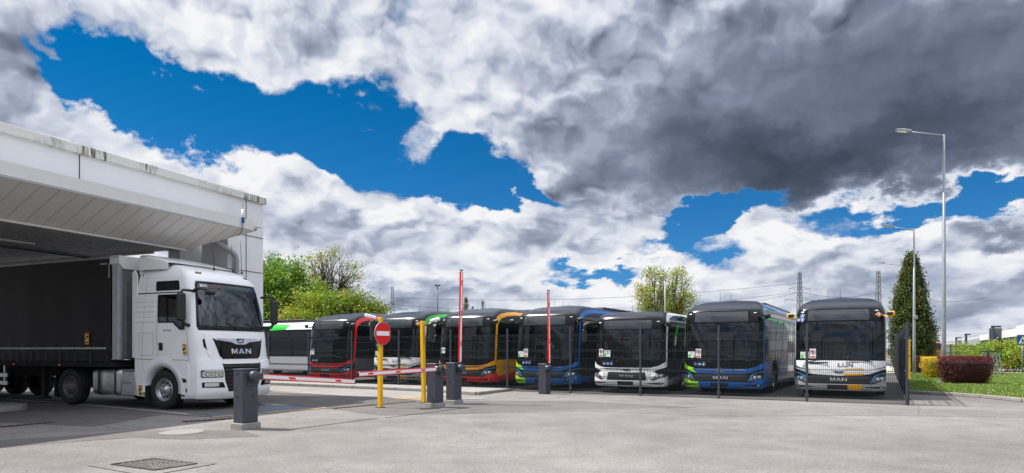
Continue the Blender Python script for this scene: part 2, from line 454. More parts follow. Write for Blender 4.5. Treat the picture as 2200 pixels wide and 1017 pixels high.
def glass_mat(name, tint, refl=1.0):
    """thin vehicle glass: clear but tinted, mirror-like at grazing angles"""
    m = bpy.data.materials.new(name); m.use_nodes = True; nt = m.node_tree; nt.nodes.clear()
    o = nt.nodes.new('ShaderNodeOutputMaterial'); t = nt.nodes.new('ShaderNodeBsdfTransparent'); t.inputs[0].default_value = (*tint, 1)
    g = nt.nodes.new('ShaderNodeBsdfGlossy'); g.inputs['Roughness'].default_value = .02; g.inputs[0].default_value = (.9, .95, 1, 1)
    fr = nt.nodes.new('ShaderNodeFresnel'); fr.inputs[0].default_value = 1.55
    ma = nt.nodes.new('ShaderNodeMath'); ma.operation = 'MULTIPLY_ADD'; ma.inputs[1].default_value = 1.5*refl; ma.inputs[2].default_value = 0.03*refl; ma.use_clamp = True
    x = nt.nodes.new('ShaderNodeMixShader'); L = nt.links
    L.new(fr.outputs[0], ma.inputs[0]); L.new(ma.outputs[0], x.inputs[0]); L.new(t.outputs[0], x.inputs[1]); L.new(g.outputs[0], x.inputs[2]); L.new(x.outputs[0], o.inputs[0])
    return m
M = {}
def paint(name, col): M[name] = mat(name, col, rough=.32, coat=.55, noise=.03, nscale=2.0, spec=.35)
paint('red_paint', (.82, .014, .016)); paint('dark_red_paint', (.42, .006, .012)); paint('orange_paint', (.95, .38, .004))
paint('blue_paint', (.0, .12, .42)); paint('lime_paint', (.33, .74, .02)); paint('green_paint', (.02, .52, .03)); paint('white_paint', (.85, .85, .85))
paint('silver_paint', (.36, .37, .39)); paint('yellow_paint', (.86, .43, .005)); paint('black_paint', (.014, .015, .018)); M['roof_paint'] = mat('roof_paint', (.012, .015, .022), rough=.22, spec=.45, noise=.03)
paint('grey_paint', (.11, .115, .125)); paint('truck_white', (.86, .86, .85))
M['piano'] = mat('gloss_black', (.006, .006, .007), rough=.08, spec=.28)
M['tinted'] = mat('tinted_glass', (.006, .008, .010), rough=.04, spec=.6)
M['display'] = mat('display_glass', (.022, .026, .030), rough=.10, spec=.8, noise=.15, nscale=3)
M['screen'] = glass_mat('windscreen_glass', (.26, .38, .39), .8)
M['lens'] = mat('lamp_lens', (.62, .64, .66), rough=.08, metal=.7, noise=.25, nscale=22)
M['lensdark'] = mat('lamp_housing', (.05, .052, .055), rough=.12, coat=.8)
M['chrome'] = mat('chrome', (.72, .73, .75), rough=.10, metal=1.0)
M['plastic'] = mat('black_plastic', (.018, .018, .019), rough=.5, noise=.15)
M['rubber'] = mat('tyre_rubber', (.018, .018, .018), rough=.8, noise=.25, nscale=12, bump=.3)
M['rim'] = mat('steel_rim', (.38, .38, .39), rough=.35, metal=.6, noise=.15)
M['under'] = mat('underbody', (.012, .012, .012), rough=.9)
M['cyan'] = mat('blue_light_strip', (.012, .17, .38), rough=.3)
M['paper'] = mat('paper', (.72, .80, .78), rough=.7, noise=.06, nscale=30)
M['sign_blue'] = mat('sign_blue', (.006, .07, .30), rough=.4)
M['sign_white'] = mat('sign_white', (.82, .82, .82), rough=.45)
M['sign_red'] = mat('sign_red', (.68, .006, .010), rough=.33, noise=.03)
M['sign_orange'] = mat('sign_orange', (.75, .22, .03), rough=.4)
M['sign_green'] = mat('sign_green', (.10, .55, .03), rough=.4)
M['sign_yellow'] = mat('sign_yellow', (.75, .50, .02), rough=.4)
M['lettergrey'] = mat('letter_grey', (.10, .10, .11), rough=.4)
M['pale'] = mat('pale_plastic', (.40, .50, .49), rough=.5)
M['seat'] = mat('seat_cloth', (.05, .07, .11), rough=.9)
M['steel'] = mat('galvanised_steel', (.27, .29, .31), rough=.48, metal=.4, noise=.10, nscale=9)
M['anthracite'] = mat('anthracite_coating', (.040, .048, .060), rough=.42, noise=.05)
M['cabinet'] = mat('cabinet_coating', (.050, .054, .068), rough=.40, noise=.07, nscale=5, bump=.05, bscale=300)
M['wire'] = mat('fence_wire', (.020, .027, .033), rough=.45)
M['postyellow'] = mat('post_yellow', (.76, .43, .008), rough=.42, noise=.06)
M['concrete'] = mat('concrete', (.27, .258, .238), rough=.9, noise=.16, nscale=6, bump=.5, bscale=80)
M['kerb'] = mat('kerb_concrete', (.25, .235, .215), rough=.9, noise=.18, nscale=3, bump=.5, bscale=60)
M['rust'] = mat('rusty_iron', (.10, .052, .034), rough=.85, noise=.3, nscale=14, bump=.5)
M['alu'] = mat('aluminium', (.42, .43, .45), rough=.32, metal=.75, noise=.16, nscale=7)
M['tarp'] = mat('trailer_curtain', (.012, .012, .014), rough=.6, spec=.3, noise=.08, nscale=2, bump=.25, bscale=5)

# ------------------------------------------------------------------ ground
def asphalt(name, base, patch=.16, agg=.22, tintwarm=(1.0, .925, .868), crack=True):
    m = bpy.data.materials.new(name); m.use_nodes = True; nt = m.node_tree; N, L = nt.nodes, nt.links
    b = N['Principled BSDF']; b.inputs['Roughness'].default_value = .88; b.inputs['Specular IOR Level'].default_value = .35
    tc = N.new('ShaderNodeTexCoord'); P = tc.outputs['Object']
    def noise(sc, det, rough=.6, vec=None):
        n = N.new('ShaderNodeTexNoise'); n.inputs['Scale'].default_value = sc; n.inputs['Detail'].default_value = det; n.inputs['Roughness'].default_value = rough
        L.new(vec or P, n.inputs['Vector']); return n.outputs[0]
    def mr(v, a, b_, c, d_, mode='LINEAR'):
        n = N.new('ShaderNodeMapRange'); n.interpolation_type = mode; L.new(v, n.inputs[0])
        for i, x in enumerate((a, b_, c, d_)): n.inputs[i+1].default_value = x
        return n.outputs[0]
    def mul(a, b_):
        n = N.new('ShaderNodeMath'); n.operation = 'MULTIPLY'; L.new(a, n.inputs[0])
        if isinstance(b_, float): n.inputs[1].default_value = b_
        else: L.new(b_, n.inputs[1])
        return n.outputs[0]
    big = mr(noise(.16, 5), .35, .65, 1-patch, 1+patch)
    mid = mr(noise(1.3, 5, .65), .3, .7, 1-patch*.6, 1+patch*.6)
    vo = N.new('ShaderNodeTexVoronoi'); vo.inputs['Scale'].default_value = 85; L.new(P, vo.inputs['Vector'])
    sp = N.new('ShaderNodeSeparateColor'); L.new(vo.outputs['Color'], sp.inputs[0])
    ag = mr(sp.outputs[0], 0, 1, 1-agg, 1+agg)
    fine = mr(noise(22, 4, .75), .25, .75, 1-agg*.7, 1+agg*.7)
    mpv = N.new('ShaderNodeMapping'); mpv.inputs[2].default_value = (0, 0, radians(22)); mpv.inputs[3].default_value = (.25, 1.7, 1); L.new(P, mpv.inputs[0])
    streak = mr(noise(.9, 4, .6, mpv.outputs[0]), .35, .7, 1.03, .95)
    v = mul(mul(mul(big, mid), mul(ag, fine)), streak)
    if crack:
        c = N.new('ShaderNodeTexVoronoi'); c.feature = 'DISTANCE_TO_EDGE'; c.inputs['Scale'].default_value = .16
        w = N.new('ShaderNodeTexNoise'); w.inputs['Scale'].default_value = 1.2; w.inputs['Detail'].default_value = 5; L.new(P, w.inputs['Vector'])
        ad = N.new('ShaderNodeVectorMath'); ad.operation = 'MULTIPLY_ADD'; L.new(w.outputs['Color'], ad.inputs[0]); ad.inputs[1].default_value = (1.6,)*3; L.new(P, ad.inputs[2])
        L.new(ad.outputs[0], c.inputs['Vector'])
        ck = mr(c.outputs['Distance'], 0, .003, .70, 1.0)
        v = mul(v, ck)
    col = N.new('ShaderNodeVectorMath'); col.operation = 'SCALE'; col.inputs[0].default_value = tuple(base*t for t in tintwarm)
    L.new(v, col.inputs['Scale']); L.new(col.outputs[0], b.inputs['Base Color'])
    bp = N.new('ShaderNodeBump'); bp.inputs['Strength'].default_value = .6; bp.inputs['Distance'].default_value = .006
    L.new(vo.outputs['Distance'], bp.inputs['Height']); L.new(bp.outputs[0], b.inputs['Normal'])
    return m
M['asphalt'] = asphalt('asphalt', .184, .20, .34)
M['asphalt_patch'] = asphalt('asphalt_patch', .125, .16, .28)
M['asphalt_lane'] = asphalt('asphalt_lane', .108, .18, .26)
M['asphalt_pale'] = asphalt('asphalt_pale', .245, .10, .14, crack=False)
M['asphalt_dark'] = asphalt('asphalt_yard', .085, .16, .18)
M['asphalt_worn'] = asphalt('asphalt_worn', .166, .22, .34); M['track'] = asphalt('asphalt_track', .165, .22, .25)
M['linepaint'] = mat('worn_white_line', (.48, .46, .42), rough=.8, noise=.28, nscale=18)
M['lineyellow'] = mat('worn_yellow_line', (.62, .36, .10), rough=.8, noise=.32, nscale=16)
def grass_mat():
    m = mat('grass', (.09, .17, .022), rough=.9); nt = m.node_tree; N, L = nt.nodes, nt.links
    tc = N.new('ShaderNodeTexCoord'); n = N.new('ShaderNodeTexNoise'); n.inputs['Scale'].default_value = 2.2; n.inputs['Detail'].default_value = 9; n.inputs['Roughness'].default_value = .75
    L.new(tc.outputs['Object'], n.inputs['Vector']); r = N.new('ShaderNodeValToRGB'); L.new(n.outputs[0], r.inputs[0])
    r.color_ramp.elements[0].position = .3; r.color_ramp.elements[0].color = (.05, .12, .010, 1)
    r.color_ramp.elements[1].position = .7; r.color_ramp.elements[1].color = (.19, .24, .045, 1)
    L.new(r.outputs[0], m.node_tree.nodes['Principled BSDF'].inputs['Base Color']); return m
M['grass'] = grass_mat()
def sheet(name, pts, z, m, kind='structure'):
    mb = MB(); mb.add([(p[0], p[1], z) for p in pts], [tuple(range(len(pts)))])
    o = mb.build(name, m); o['kind'] = kind
    if o.data.polygons[0].normal.z < 0: o.data.flip_normals()
    return o
def strip(name, pts, w, z, m):
    pts = [Vector((p[0], p[1], 0)) for p in pts]; L_, R_ = [], []
    for i, p in enumerate(pts):
        d = (pts[min(i+1, len(pts)-1)]-pts[max(0, i-1)]).normalized(); n = Vector((-d.y, d.x, 0))
        L_.append(p+n*w/2); R_.append(p-n*w/2)
    mb = MB()
    for i in range(len(pts)-1): mb.add([(*q.xy, z) for q in (L_[i], L_[i+1], R_[i+1], R_[i])], [(3, 2, 1, 0)])
    o = mb.build(name, m); o['kind'] = 'structure'
    for p_ in o.data.polygons:
        if p_.normal.z < 0: o.data.flip_normals(); break
    return o
e1 = Vector((.387, .922, 0)).normalized(); e2 = Vector((-e1.y, e1.x, 0))       # gate frame: along the canopy, and back along the lorry
u1 = Vector((.873, -.488, 0)).normalized(); v1 = Vector((-u1.y, u1.x, 0))      # bus yard frame: along the fence, and away from it
sheet('ground', [(-1500, -300), (1500, -300), (1500, 2500), (-1500, 2500)], 0, M['asphalt'])
FENCE_T = 21.2
def Y(s, t): return u1*s+v1*t
sheet('bus_yard', [Y(-60, FENCE_T+.25), Y(.55, FENCE_T+.25), Y(.55, 90), Y(-60, 90)], .004, M['asphalt_dark'])
# resurfaced lanes of the gate
sheet('gate_lane', [G(-900, 905), G(-300, 893), G(200, 917), G(352, 891), G(454, 897), G(720, 877), G(905, 859), G(700, 832), G(400, 812), G(0, 806), G(-500, 806)], .004, M['asphalt_lane'])
sheet('pale_lane', [G(585, 829), G(1000, 846), G(905, 858), G(760, 853), G(560, 838)], .008, M['asphalt_pale'])
sheet('asphalt_band', [G(-60, 966), G(120, 952), G(290, 940), G(400, 945), G(560, 938), G(520, 925), G(330, 925), G(240, 930), G(140, 938), G(-60, 950)], .004, M['asphalt_patch'])
sheet('asphalt_apron', [G(700, 878), G(905, 861), G(1240, 862), G(1500, 876), G(1240, 881), G(1010, 889), G(820, 893)], .004, M['asphalt_patch'])
strip('road_marking', [G(-300, 826), G(0, 857), G(220, 873.5), G(454, 895)], .10, .009, M['linepaint'])
strip('road_marking', [G(560, 868), G(690, 876)], .08, .009, M['linepaint'])
strip('road_marking', [G(585, 842.5), G(800, 852)], .10, .013, M['linepaint'])
for a, b in (((458, 897), (560, 889.5)), ((572, 888), (700, 877)), ((846, 856), (905, 860)), ((600, 841), (625, 842)), ((860, 853), (905, 855))):
    strip('yellow_marking', [G(*a), G(*b)], .13, .013, M['lineyellow'])
sheet('asphalt_band', [G(1010, 889), G(1260, 884), G(1560, 895), G(1900, 893), G(2260, 899), G(2260, 884), G(1930, 879), G(1560, 880), G(1240, 874)], .0035, M['asphalt_worn'])
# drains and covers
def chan(a, b, w):
    p, q = G(*a), G(*b); o = strip('drain_channel', [p, q], w, .013, M['rust'])
    n_ = MB(); d = (q-p); L_ = d.length; d.normalize(); c = Vector((-d.y, d.x, 0))
    k = int(L_/.12)
    for i in range(k):
        t = p+d*(i+.5)*L_/k; n_.bar(t-c*w*.42+Vector((0, 0, .018)), t+c*w*.42+Vector((0, 0, .018)), .05, .010)
    g_ = n_.build('drain_grating', M['rust'], None); g_['kind'] = 'structure'
chan((392, 907.5), (500, 900), .16); chan((716, 879), (893, 863.5), .14)
chan((-60, 924), (118, 908), .12)
plate = sheet('weigh_plate', [G(400, 890), G(505, 886), G(505, 893), G(470, 897)], .009, None)
M['plate'] = mat('ribbed_steel_plate', (.10, .12, .15), rough=.5, metal=.3, noise=.2, nscale=30, bump=.8, bscale=120)
plate.data.materials.clear(); plate.data.materials.append(M['plate'])
pl2 = sheet('weigh_plate', [G(555, 884), G(560, 869), G(680, 874), G(700, 876), G(570, 889)], .009, M['plate'])
# round concrete patch
c0 = G(390, 929.5); mb = MB(); mb.add([(c0.x+.37*cos(t*pi/16), c0.y+.42*sin(t*pi/16), .011) for t in range(32)], [tuple(range(32))]); o = mb.build('manhole_cover', M['asphalt_pale'])
tag(o, 'pale round concrete manhole cover left of the nearest barrier', 'manhole')
c0 = G(1018, 857); mb = MB(); mb.add([(c0.x+.42*cos(t*pi/16), c0.y+.35*sin(t*pi/16), .011) for t in range(32)], [tuple(range(32))]); o = mb.build('manhole_cover', M['asphalt_pale'])
tag(o, 'pale flat round cover in the asphalt right of the two far barriers', 'manhole')
# sunken square gully filled with broken stone, bottom left
def gully():
    A, B, C, D = G(184, 1001), G(334, 981), G(468, 997), G(315, 1024)
    a, b, c, d = G(238.6, 1000), G(331, 987.7), G(423, 999), G(331, 1013)
    root = empty('stone_gully', (a+c)/2, 0, 'sunken square drain pit full of gravel in the near asphalt', 'drain')
    o_ = Vector(root.location)
    def r(p, z): return Vector((p.x-o_.x, p.y-o_.y, z))
    mb = MB()
    for p, q, p2, q2 in ((A, B, a, b), (B, C, b, c), (C, D, c, d), (D, A, d, a)): mb.quad(r(p, .008), r(q, .008), r(q2, .010), r(p2, .010))
    mb.build('surround', M['asphalt_worn'], root)
    mb = MB()
    for p, q in ((a, b), (b, c), (c, d), (d, a)): mb.bar(r(p, .013), r(q, .013), .022, .014)
    mb.build('iron_frame', M['under'], root)
    mb = MB(); mb.add([r(a, .0095), r(b, .0095), r(c, .0095), r(d, .0095)], [(0, 1, 2, 3)]); mb.build('pit_bottom', M['gravelbed'], root)
    mb = MB(); R_ = random.Random(3)
    for i in range(1500):
        s, t = R_.random(), R_.random()
        p = a+(b-a)*s+(d-a)*t
        if R_.random() > .15+.95*(s*.3+t*.7)+.15*sin(p.x*23)*cos(p.y*17): continue
        k = R_.uniform(.005, .016); q = r(p, .008+k*.4)
        vs = [q+Vector((R_.uniform(.6, 1)*k*x, R_.uniform(.6, 1)*k*y, R_.uniform(.5, .9)*k*z)) for x, y, z in ((1, 0, 0), (0, 1, 0), (-1, 0, 0), (0, -1, 0), (0, 0, 1))]
        mb.mat(M['stone_a'] if R_.random() < .6 else M['stone_b']); mb.add(vs, [(0, 1, 4), (1, 2, 4), (2, 3, 4), (3, 0, 4)])
    g = mb.build('gravel', None, root); g['kind'] = 'stuff'
M['gravelbed'] = mat('wet_gravel_bed', (.045, .042, .040), rough=.75, noise=.3, nscale=40, bump=.9, bscale=90)
M['stone_a'] = mat('grey_stone', (.20, .18, .16), rough=.9, noise=.2, nscale=30); M['stone_b'] = mat('tan_stone', (.27, .24, .20), rough=.9, noise=.2, nscale=30)
gully()
M['crackseal'] = mat('open_crack', (.085, .078, .07), rough=.95)
def crack(pts, w, seed):
    R_ = random.Random(seed); out = []
    P_ = [G(*p) for p in pts]
    for a, b in zip(P_, P_[1:]):
        k = max(2, int((b-a).length/.12))
        for i in range(k): out.append(a+(b-a)*i/k+Vector((R_.uniform(-.02, .02), R_.uniform(-.02, .02), 0)))
    strip('road_crack', out, w, .014, M['crackseal'])
crack([(0, 963), (90, 957), (200, 947), (290, 941)], .018, 1); crack([(100, 880), (180, 905), (262, 926)], .012, 2)
crack([(184, 1001), (60, 1010)], .010, 4); crack([(940, 958), (1010, 966), (1120, 968)], .008, 5)
crack([(1130, 897), (1260, 905), (1420, 915)], .006, 8); crack([(700, 925), (900, 931), (1180, 952)], .005, 9)
crack([(1975, 872), (1972, 893)], .007, 12)
crack([(334, 981), (520, 968)], .006, 6); crack([(468, 997), (600, 1004)], .006, 7)
# kerbs
def kerb(pts, w=.16, h=.11, stone=1.0, gap=.012, close=True):
    mb = MB(); pts = [Vector((p[0], p[1], 0)) for p in pts]
    for a, b in zip(pts, pts[1:]):
        d = b-a; L_ = d.length; d.normalize(); k = max(1, round(L_/stone)); n = Vector((-d.y, d.x, 0))
        for i in range(k):
            p = a+d*(L_*i/k+gap/2); q = a+d*(L_*(i+1)/k-gap/2); c = (p+q)/2
            T = Matrix.Translation((c.x, c.y, h/2)) @ Matrix.Rotation(atan2(d.y, d.x), 4, 'Z')
            mb.box((0, 0, 0), ((q-p).length, w, h), T, .015)
    o = mb.build('kerb', M['kerb']); o['kind'] = 'structure'; return o
k0 = [G(300, 812), G(577, 826.5), G(760, 834.5), G(900, 841), G(1024, 849)]
kerb(k0); kerb([k0[-1], k0[-1]+v1*.9], stone=.5)
mb = MB(); pts = [Vector((p.x, p.y, 0)) for p in k0]; back = [p+v1*max(.3, (FENCE_T+.2-p.dot(v1))) for p in pts]
mb.slab([p.xy for p in pts]+[p.xy for p in back[::-1]], .01, .10); o = mb.build('pavement', M['concrete']); o['kind'] = 'structure'
kg = [Y(.75, 50), Y(.75, 34), G(1950, 845.5), G(1998, 848.5), G(2050, 851), G(2110, 855.5), G(2156, 859.5), G(2200, 864.5), Vector((15.2, 17.4, 0)), Vector((15.9, 14.5, 0)), Vector((18, 11.5, 0)), Vector((26, 9, 0)), Vector((60, 8, 0))]
kerb(kg)
g_in = [p+Vector((.08, .08, 0)) for p in kg]
mb = MB(); far = [Vector((70, 8, 0)), Vector((70, 41, 0)), Vector((42, 40, 0)), Vector((31, 40.5, 0)), Vector((25.5, 46, 0))]
mb.slab([p.xy for p in g_in]+[p.xy for p in far], -.05, .07); lawn = mb.build('lawn', M['grass']); lawn['kind'] = 'structure'
M['paving_red'] = mat('red_paving', (.33, .15, .13), rough=.85, noise=.1, nscale=8); M['paving_pale'] = mat('pale_paving', (.46, .44, .42), rough=.85, noise=.08, nscale=8)
sheet('footpath', [(24, 43), (31, 41), (42, 40.6), (80, 41), (80, 60), (24, 60)], .006, M['paving_pale'])
sheet('red_path', [G(2095, 806.5, .01), G(2190, 806.5, .01), G(2178, 799.5, .01), G(2160, 797.5, .01), G(2090, 797.5, .01)], .012, M['paving_red'])
def blades():
    R_ = random.Random(11); mb = MB(); cnt = 0
    poly = [p.xy for p in g_in]+[p.xy for p in far]
    def inside(x, y):
        c = False
        for (a, b) in zip(poly, poly[1:]+poly[:1]):
            if (a[1] > y) != (b[1] > y) and x < (b[0]-a[0])*(y-a[1])/(b[1]-a[1])+a[0]: c = not c
        return c
    while cnt < 40000:
        y = 18+23*R_.random()**1.4; x = y*R_.uniform(.58, .80)
        if not inside(x, y): continue
        cnt += 1; h = R_.uniform(.03, .09); w = R_.uniform(.012, .022); t = R_.uniform(0, pi)
        dx, dy = cos(t)*w, sin(t)*w; lx, ly = R_.uniform(-.03, .03), R_.uniform(-.03, .03)
        mb.mat(M['blade_a'] if R_.random() < .6 else (M['blade_b'] if R_.random() < .8 else M['blade_c']))
        mb.add([(x-dx, y-dy, .065), (x+dx, y+dy, .065), (x+lx, y+ly, .07+h)], [(0, 1, 2)])
    o = mb.build('grass_blades', None, fixn=False); o['kind'] = 'stuff'; tag(o, 'short mown grass blades on the lawn at the right', 'grass')
    mb = MB()
    for i in range(700):
        y = 18.5+22*R_.random(); x = y*R_.uniform(.6, .80)
        if not inside(x, y) or (sin(x*1.7)+cos(y*1.1+x) < R_.uniform(-.8, 1.2)): continue
        mb.mat(M['dandelion'] if R_.random() < .75 else M['daisy']); k = R_.uniform(.010, .022)
        mb.add([(x+k*cos(j*pi/3), y+k*sin(j*pi/3), .125) for j in range(6)]+[(x, y, .137)], [(j, (j+1) % 6, 6) for j in range(6)])
    o = mb.build('lawn_flowers', None); o['kind'] = 'stuff'; tag(o, 'tiny yellow dandelions and white daisies in the lawn', 'flowers')
M['blade_a'] = mat('blade_mid', (.11, .19, .025), rough=.7); M['blade_b'] = mat('blade_pale', (.20, .32, .05), rough=.7); M['blade_c'] = mat('blade_dry', (.25, .22, .09), rough=.8)
M['dandelion'] = mat('dandelion', (.80, .55, .01), rough=.7); M['daisy'] = mat('daisy', (.8, .8, .8), rough=.7)
blades()

# ------------------------------------------------------------------ wheels
def make_wheel(parent, c, side, r=.48, w=.29, steer=0.0, rimmat='rim', holes=10, bright=True):
    """c = wheel centre in the vehicle's frame, side = -1/+1: which way the outside faces along x"""
    we = MB(); s = side; o = w/2
    prof = [(r*.60, o*.80), (r*.66, o*.98), (r*.80, o*1.02), (r*.93, o*.97), (r*.985, o*.80), (r, o*.5), (r, -o*.5), (r*.985, -o*.8), (r*.9, -o), (r*.6, -o*.9)]
    we.lathe([(a, b*s) for a, b in prof], 36)
    for g in (-.5, 0, .5):
        pass
    tyre_parent = empty('wheel', (0, 0, 0)); tyre_parent.parent = parent; tyre_parent.location = c; tyre_parent.rotation_euler = (0, 0, steer)
    we.build('tyre', M['rubber'], tyre_parent)
    rm = MB(); rm.mat(M[rimmat])
    prof = [(r*.60, o*.80), (r*.57, o*.92), (r*.55, o*.80), (r*.53, o*.35), (r*.44, o*.22), (r*.30, o*.62), (r*.20, o*.72), (r*.19, o*1.02), (r*.10, o*1.06), (0.004, o*1.06)]
    rm.lathe([(a, b*s) for a, b in prof], 36)
    rm.mat(M['under'])
    for k in range(holes):
        t = 2*pi*k/holes; q = r*.385; cc = Vector((s*o*.48, q*cos(t), q*sin(t))); n = 10
        vs = [cc+Vector((s*(.012 if True else 0)+s*(-.30*(q*0+r*.05*cos(j*2*pi/n))), 0, 0))+Vector((0, cos(t), sin(t)))*(r*.055*cos(j*2*pi/n))+Vector((0, -sin(t), cos(t)))*(r*.055*sin(j*2*pi/n)) for j in range(n)]
        rm.add(vs, [tuple(range(n))])
    rm.mat(M['chrome'] if bright else M[rimmat])
    for k in range(holes):
        t = 2*pi*(k+.5)/holes; q = r*.27
        rm.tube([(s*o*.66, q*cos(t), q*sin(t)), (s*o*.86, q*cos(t), q*sin(t))], r*.028, 6)
    rm.build('rim', None, tyre_parent, fixn=True)
    return tyre_parent

def disc_poly(cx, cz, r, n=20, rz=None): return [(cx+r*cos(2*pi*k/n), cz+(rz or r)*sin(2*pi*k/n)) for k in range(n)]
def rrect(x0, z0, x1, z1, r, n=5):
    out = []
    for cx, cz, a0 in ((x1-r, z1-r, 0), (x0+r, z1-r, pi/2), (x0+r, z0+r, pi), (x1-r, z0+r, 3*pi/2)):
        for k in range(n+1):
            a = a0+pi/2*k/n; out.append((cx+r*cos(a), cz+r*sin(a)))
    return out

# ------------------------------------------------------------------ city bus
def make_bus(loc, rz, lv, label, group='buses parked nose-on behind the mesh fence', name='city_bus'):
    tall = lv.get('tall', True); L = 12.1
    k = 1.0 if tall else 0.0
    if tall:
        yf = [(.24, .10), (.34, .03), (.45, .0), (.60, .0), (.72, .03), (.95, .035), (1.2, .06), (2.4, .17), (2.72, .23), (2.84, .30), (2.93, .42), (3.01, .62), (3.08, .92), (3.17, 1.35), (3.24, 2.1)]
        wz = [(.24, 1.24), (.40, 1.275), (2.3, 1.275), (2.6, 1.262), (2.75, 1.235), (2.88, 1.19), (2.98, 1.13), (3.08, 1.03), (3.17, .88), (3.24, .62)]
        ZT, SH = 3.24, 0.0
    else:
        yf = [(.24, .10), (.34, .03), (.45, .0), (.60, .0), (.72, .03), (.95, .035), (1.2, .06), (2.3, .16), (2.55, .21), (2.68, .29), (2.76, .42), (2.81, .62), (2.85, .92), (2.88, 1.35), (2.90, 2.1)]
        wz = [(.24, 1.24), (.40, 1.275), (2.25, 1.275), (2.45, 1.262), (2.58, 1.235), (2.68, 1.19), (2.76, 1.13), (2.82, 1.03), (2.87, .88), (2.90, .62)]
        ZT, SH = 2.90, -.20
    S = Shell(1.275, .46, 3.4, L, yf, wz)
    fx, sy = S.fx, S.sy
    root = empty(name, loc, rz, label, 'bus', group)
    E = S.send
    wheels_y = (2.75, 8.75)
    def bottom(g, z0, y0=.46, r=.60, zc=.50):
        """lower edge of a side with its two wheel arches, front to back"""
        out = [(sy(y0, g), z0)]
        for wy in wheels_y:
            a0 = math.asin(min(1, max(-1, (z0-zc)/r)))
            for i in range(13):
                a = (pi-a0)+(a0-(pi-a0))*i/12
                out.append((sy(wy+r*cos(a), g), zc+r*sin(a)))
        out.append((g*E, z0)); return out
    # --- shell
    wsx, wz0, wz1 = 1.135, 1.20, 2.37+SH*.9
    screen = [(fx(x), z) for x, z in rrect(-wsx, wz0, wsx, wz1, .07)]
    door = []
    outline = [(-E, ZT)]+bottom(-1, .27)[::-1]+[(sy(.46, -1), .25), (0, .25), (sy(.46, 1), .25)]+bottom(1, .27)+[(E, ZT)]
    body = MB(); body.mat(M['piano']); S.emit(body, [outline, screen], 0.0)
    n0 = len(body.v)                                                           # back wall and roof cap, floor
    bk = [S.pos(-E, z) for z in (.27, 1.2, 2.4, 2.6, 2.75, 2.88 if tall else 2.7, ZT)]; bk2 = [S.pos(E, z) for z in (.27, 1.2, 2.4, 2.6, 2.75, 2.88 if tall else 2.7, ZT)]
    ring = bk+bk2[::-1]
    for p in ring: body.v.append(p); body.nrm[len(body.v)-1] = Vector((0, 1, 0))
    body.face(list(range(n0, n0+len(ring))))
    b = MB.build(body, 'body', None, root)
    roof = MB(); roof.mat(M['roof_paint'])
    z0r = 2.80+SH; qs = [q for q in [-E, sy(8, -1), sy(4, -1), sy(2, -1), sy(1, -1)]+[S.sc*i/14 for i in range(-14, 15)]+[sy(1), sy(2), sy(4), sy(8), E]]
    zs_ = [z0r+(ZT-z0r)*i/14 for i in range(15)]
    base = len(roof.v)
    for z in zs_:
        for q in qs:
            n = S.nor(q, z); roof.v.append(S.pos(q, z)+n*.006); roof.nrm[len(roof.v)-1] = n
    for i in range(14):
        for j in range(len(qs)-1): a = base+i*len(qs)+j; roof.face((a, a+1, a+len(qs)+1, a+len(qs)), True)
    cap = len(roof.v)
    for q in qs:
        p = S.pos(q, ZT); roof.v.append(p+Vector((0, 0, .006))); roof.nrm[len(roof.v)-1] = Vector((0, -.1, 1)).normalized()
    for q in qs:
        p = S.pos(q, ZT); roof.v.append(Vector((p.x*.05, max(p.y, 2.3), ZT+.045))); roof.nrm[len(roof.v)-1] = Vector((0, 0, 1))
    for j in range(len(qs)-1): roof.face((cap+j, cap+j+1, cap+len(qs)+j+1, cap+len(qs)+j), True)
    roof.build('roof', None, root)
    if tall:
        rs = MB(); rs.box((0, 7.9, ZT+.02), (1.5, 7.0, .10), None, .05); rs.build('roof_pod', M['roof_paint'], root)
    for x in (-.42, -.05):
        an = MB(); an.tube([(x, 1.9, ZT), (x, 1.95, ZT+.30)], .006, 5); an.build('antenna', M['plastic'], root)
    # --- screen and interior
    g_ = MB(); S.emit(g_, [[(fx(x), z) for x, z in rrect(-wsx-.02, wz0-.02, wsx+.02, wz1+.02, .07)]], .003); g_.build('windscreen', M['screen'], root)
    it = MB(); it.mat(M['under']); it.quad((-1.2, .3, .5), (1.2, .3, .5), (1.2, 11.5, .5), (-1.2, 11.5, .5))
    it.quad((-1.2, 4.6, .4), (1.2, 4.6, .4), (1.2, 4.6, 2.6), (-1.2, 4.6, 2.6)); it.build('cabin_floor', None, root)
    da = MB(); da.mat(M['plastic']); da.box((0, .52, 1.08), (2.2, .5, .22), None, .06)
    da.mat(M['pale']); da.box((.62, .58, 1.27), (1.0, .42, .20), None, .09); da.box((.62, .50, 1.36), (.62, .3, .14), None, .06)
    da.build('dashboard', None, root)
    sw = MB(); c = Vector((.62, .98, 1.42)); Tm = Matrix.Translation(c) @ Matrix.Rotation(radians(-52), 4, 'X')
    pts = [Tm @ Vector((.23*cos(2*pi*i/20), .23*sin(2*pi*i/20), 0)) for i in range(21)]; sw.tube(pts, .016, 6, False)
    for a in (0, 2.2, 4.2): sw.bar(c, Tm @ Vector((.22*cos(a), .22*sin(a), 0)), .03)
    sw.build('steering_wheel', M['plastic'], root)
    se = MB(); se.mat(M['seat']); se.box((.62, 1.75, 1.05), (.5, .5, .14), None, .05); se.box((.62, 2.0, 1.45), (.5, .14, .8), None, .05); se.box((.62, 2.0, 1.93), (.28, .11, .22), None, .04)
    se.build('driver_seat', None, root)
    cb = MB(); cb.mat(M['grey_paint']); cb.box((.12, 1.6, 1.35), (.05, 1.2, 1.1), None, .02); cb.mat(M['pale'])
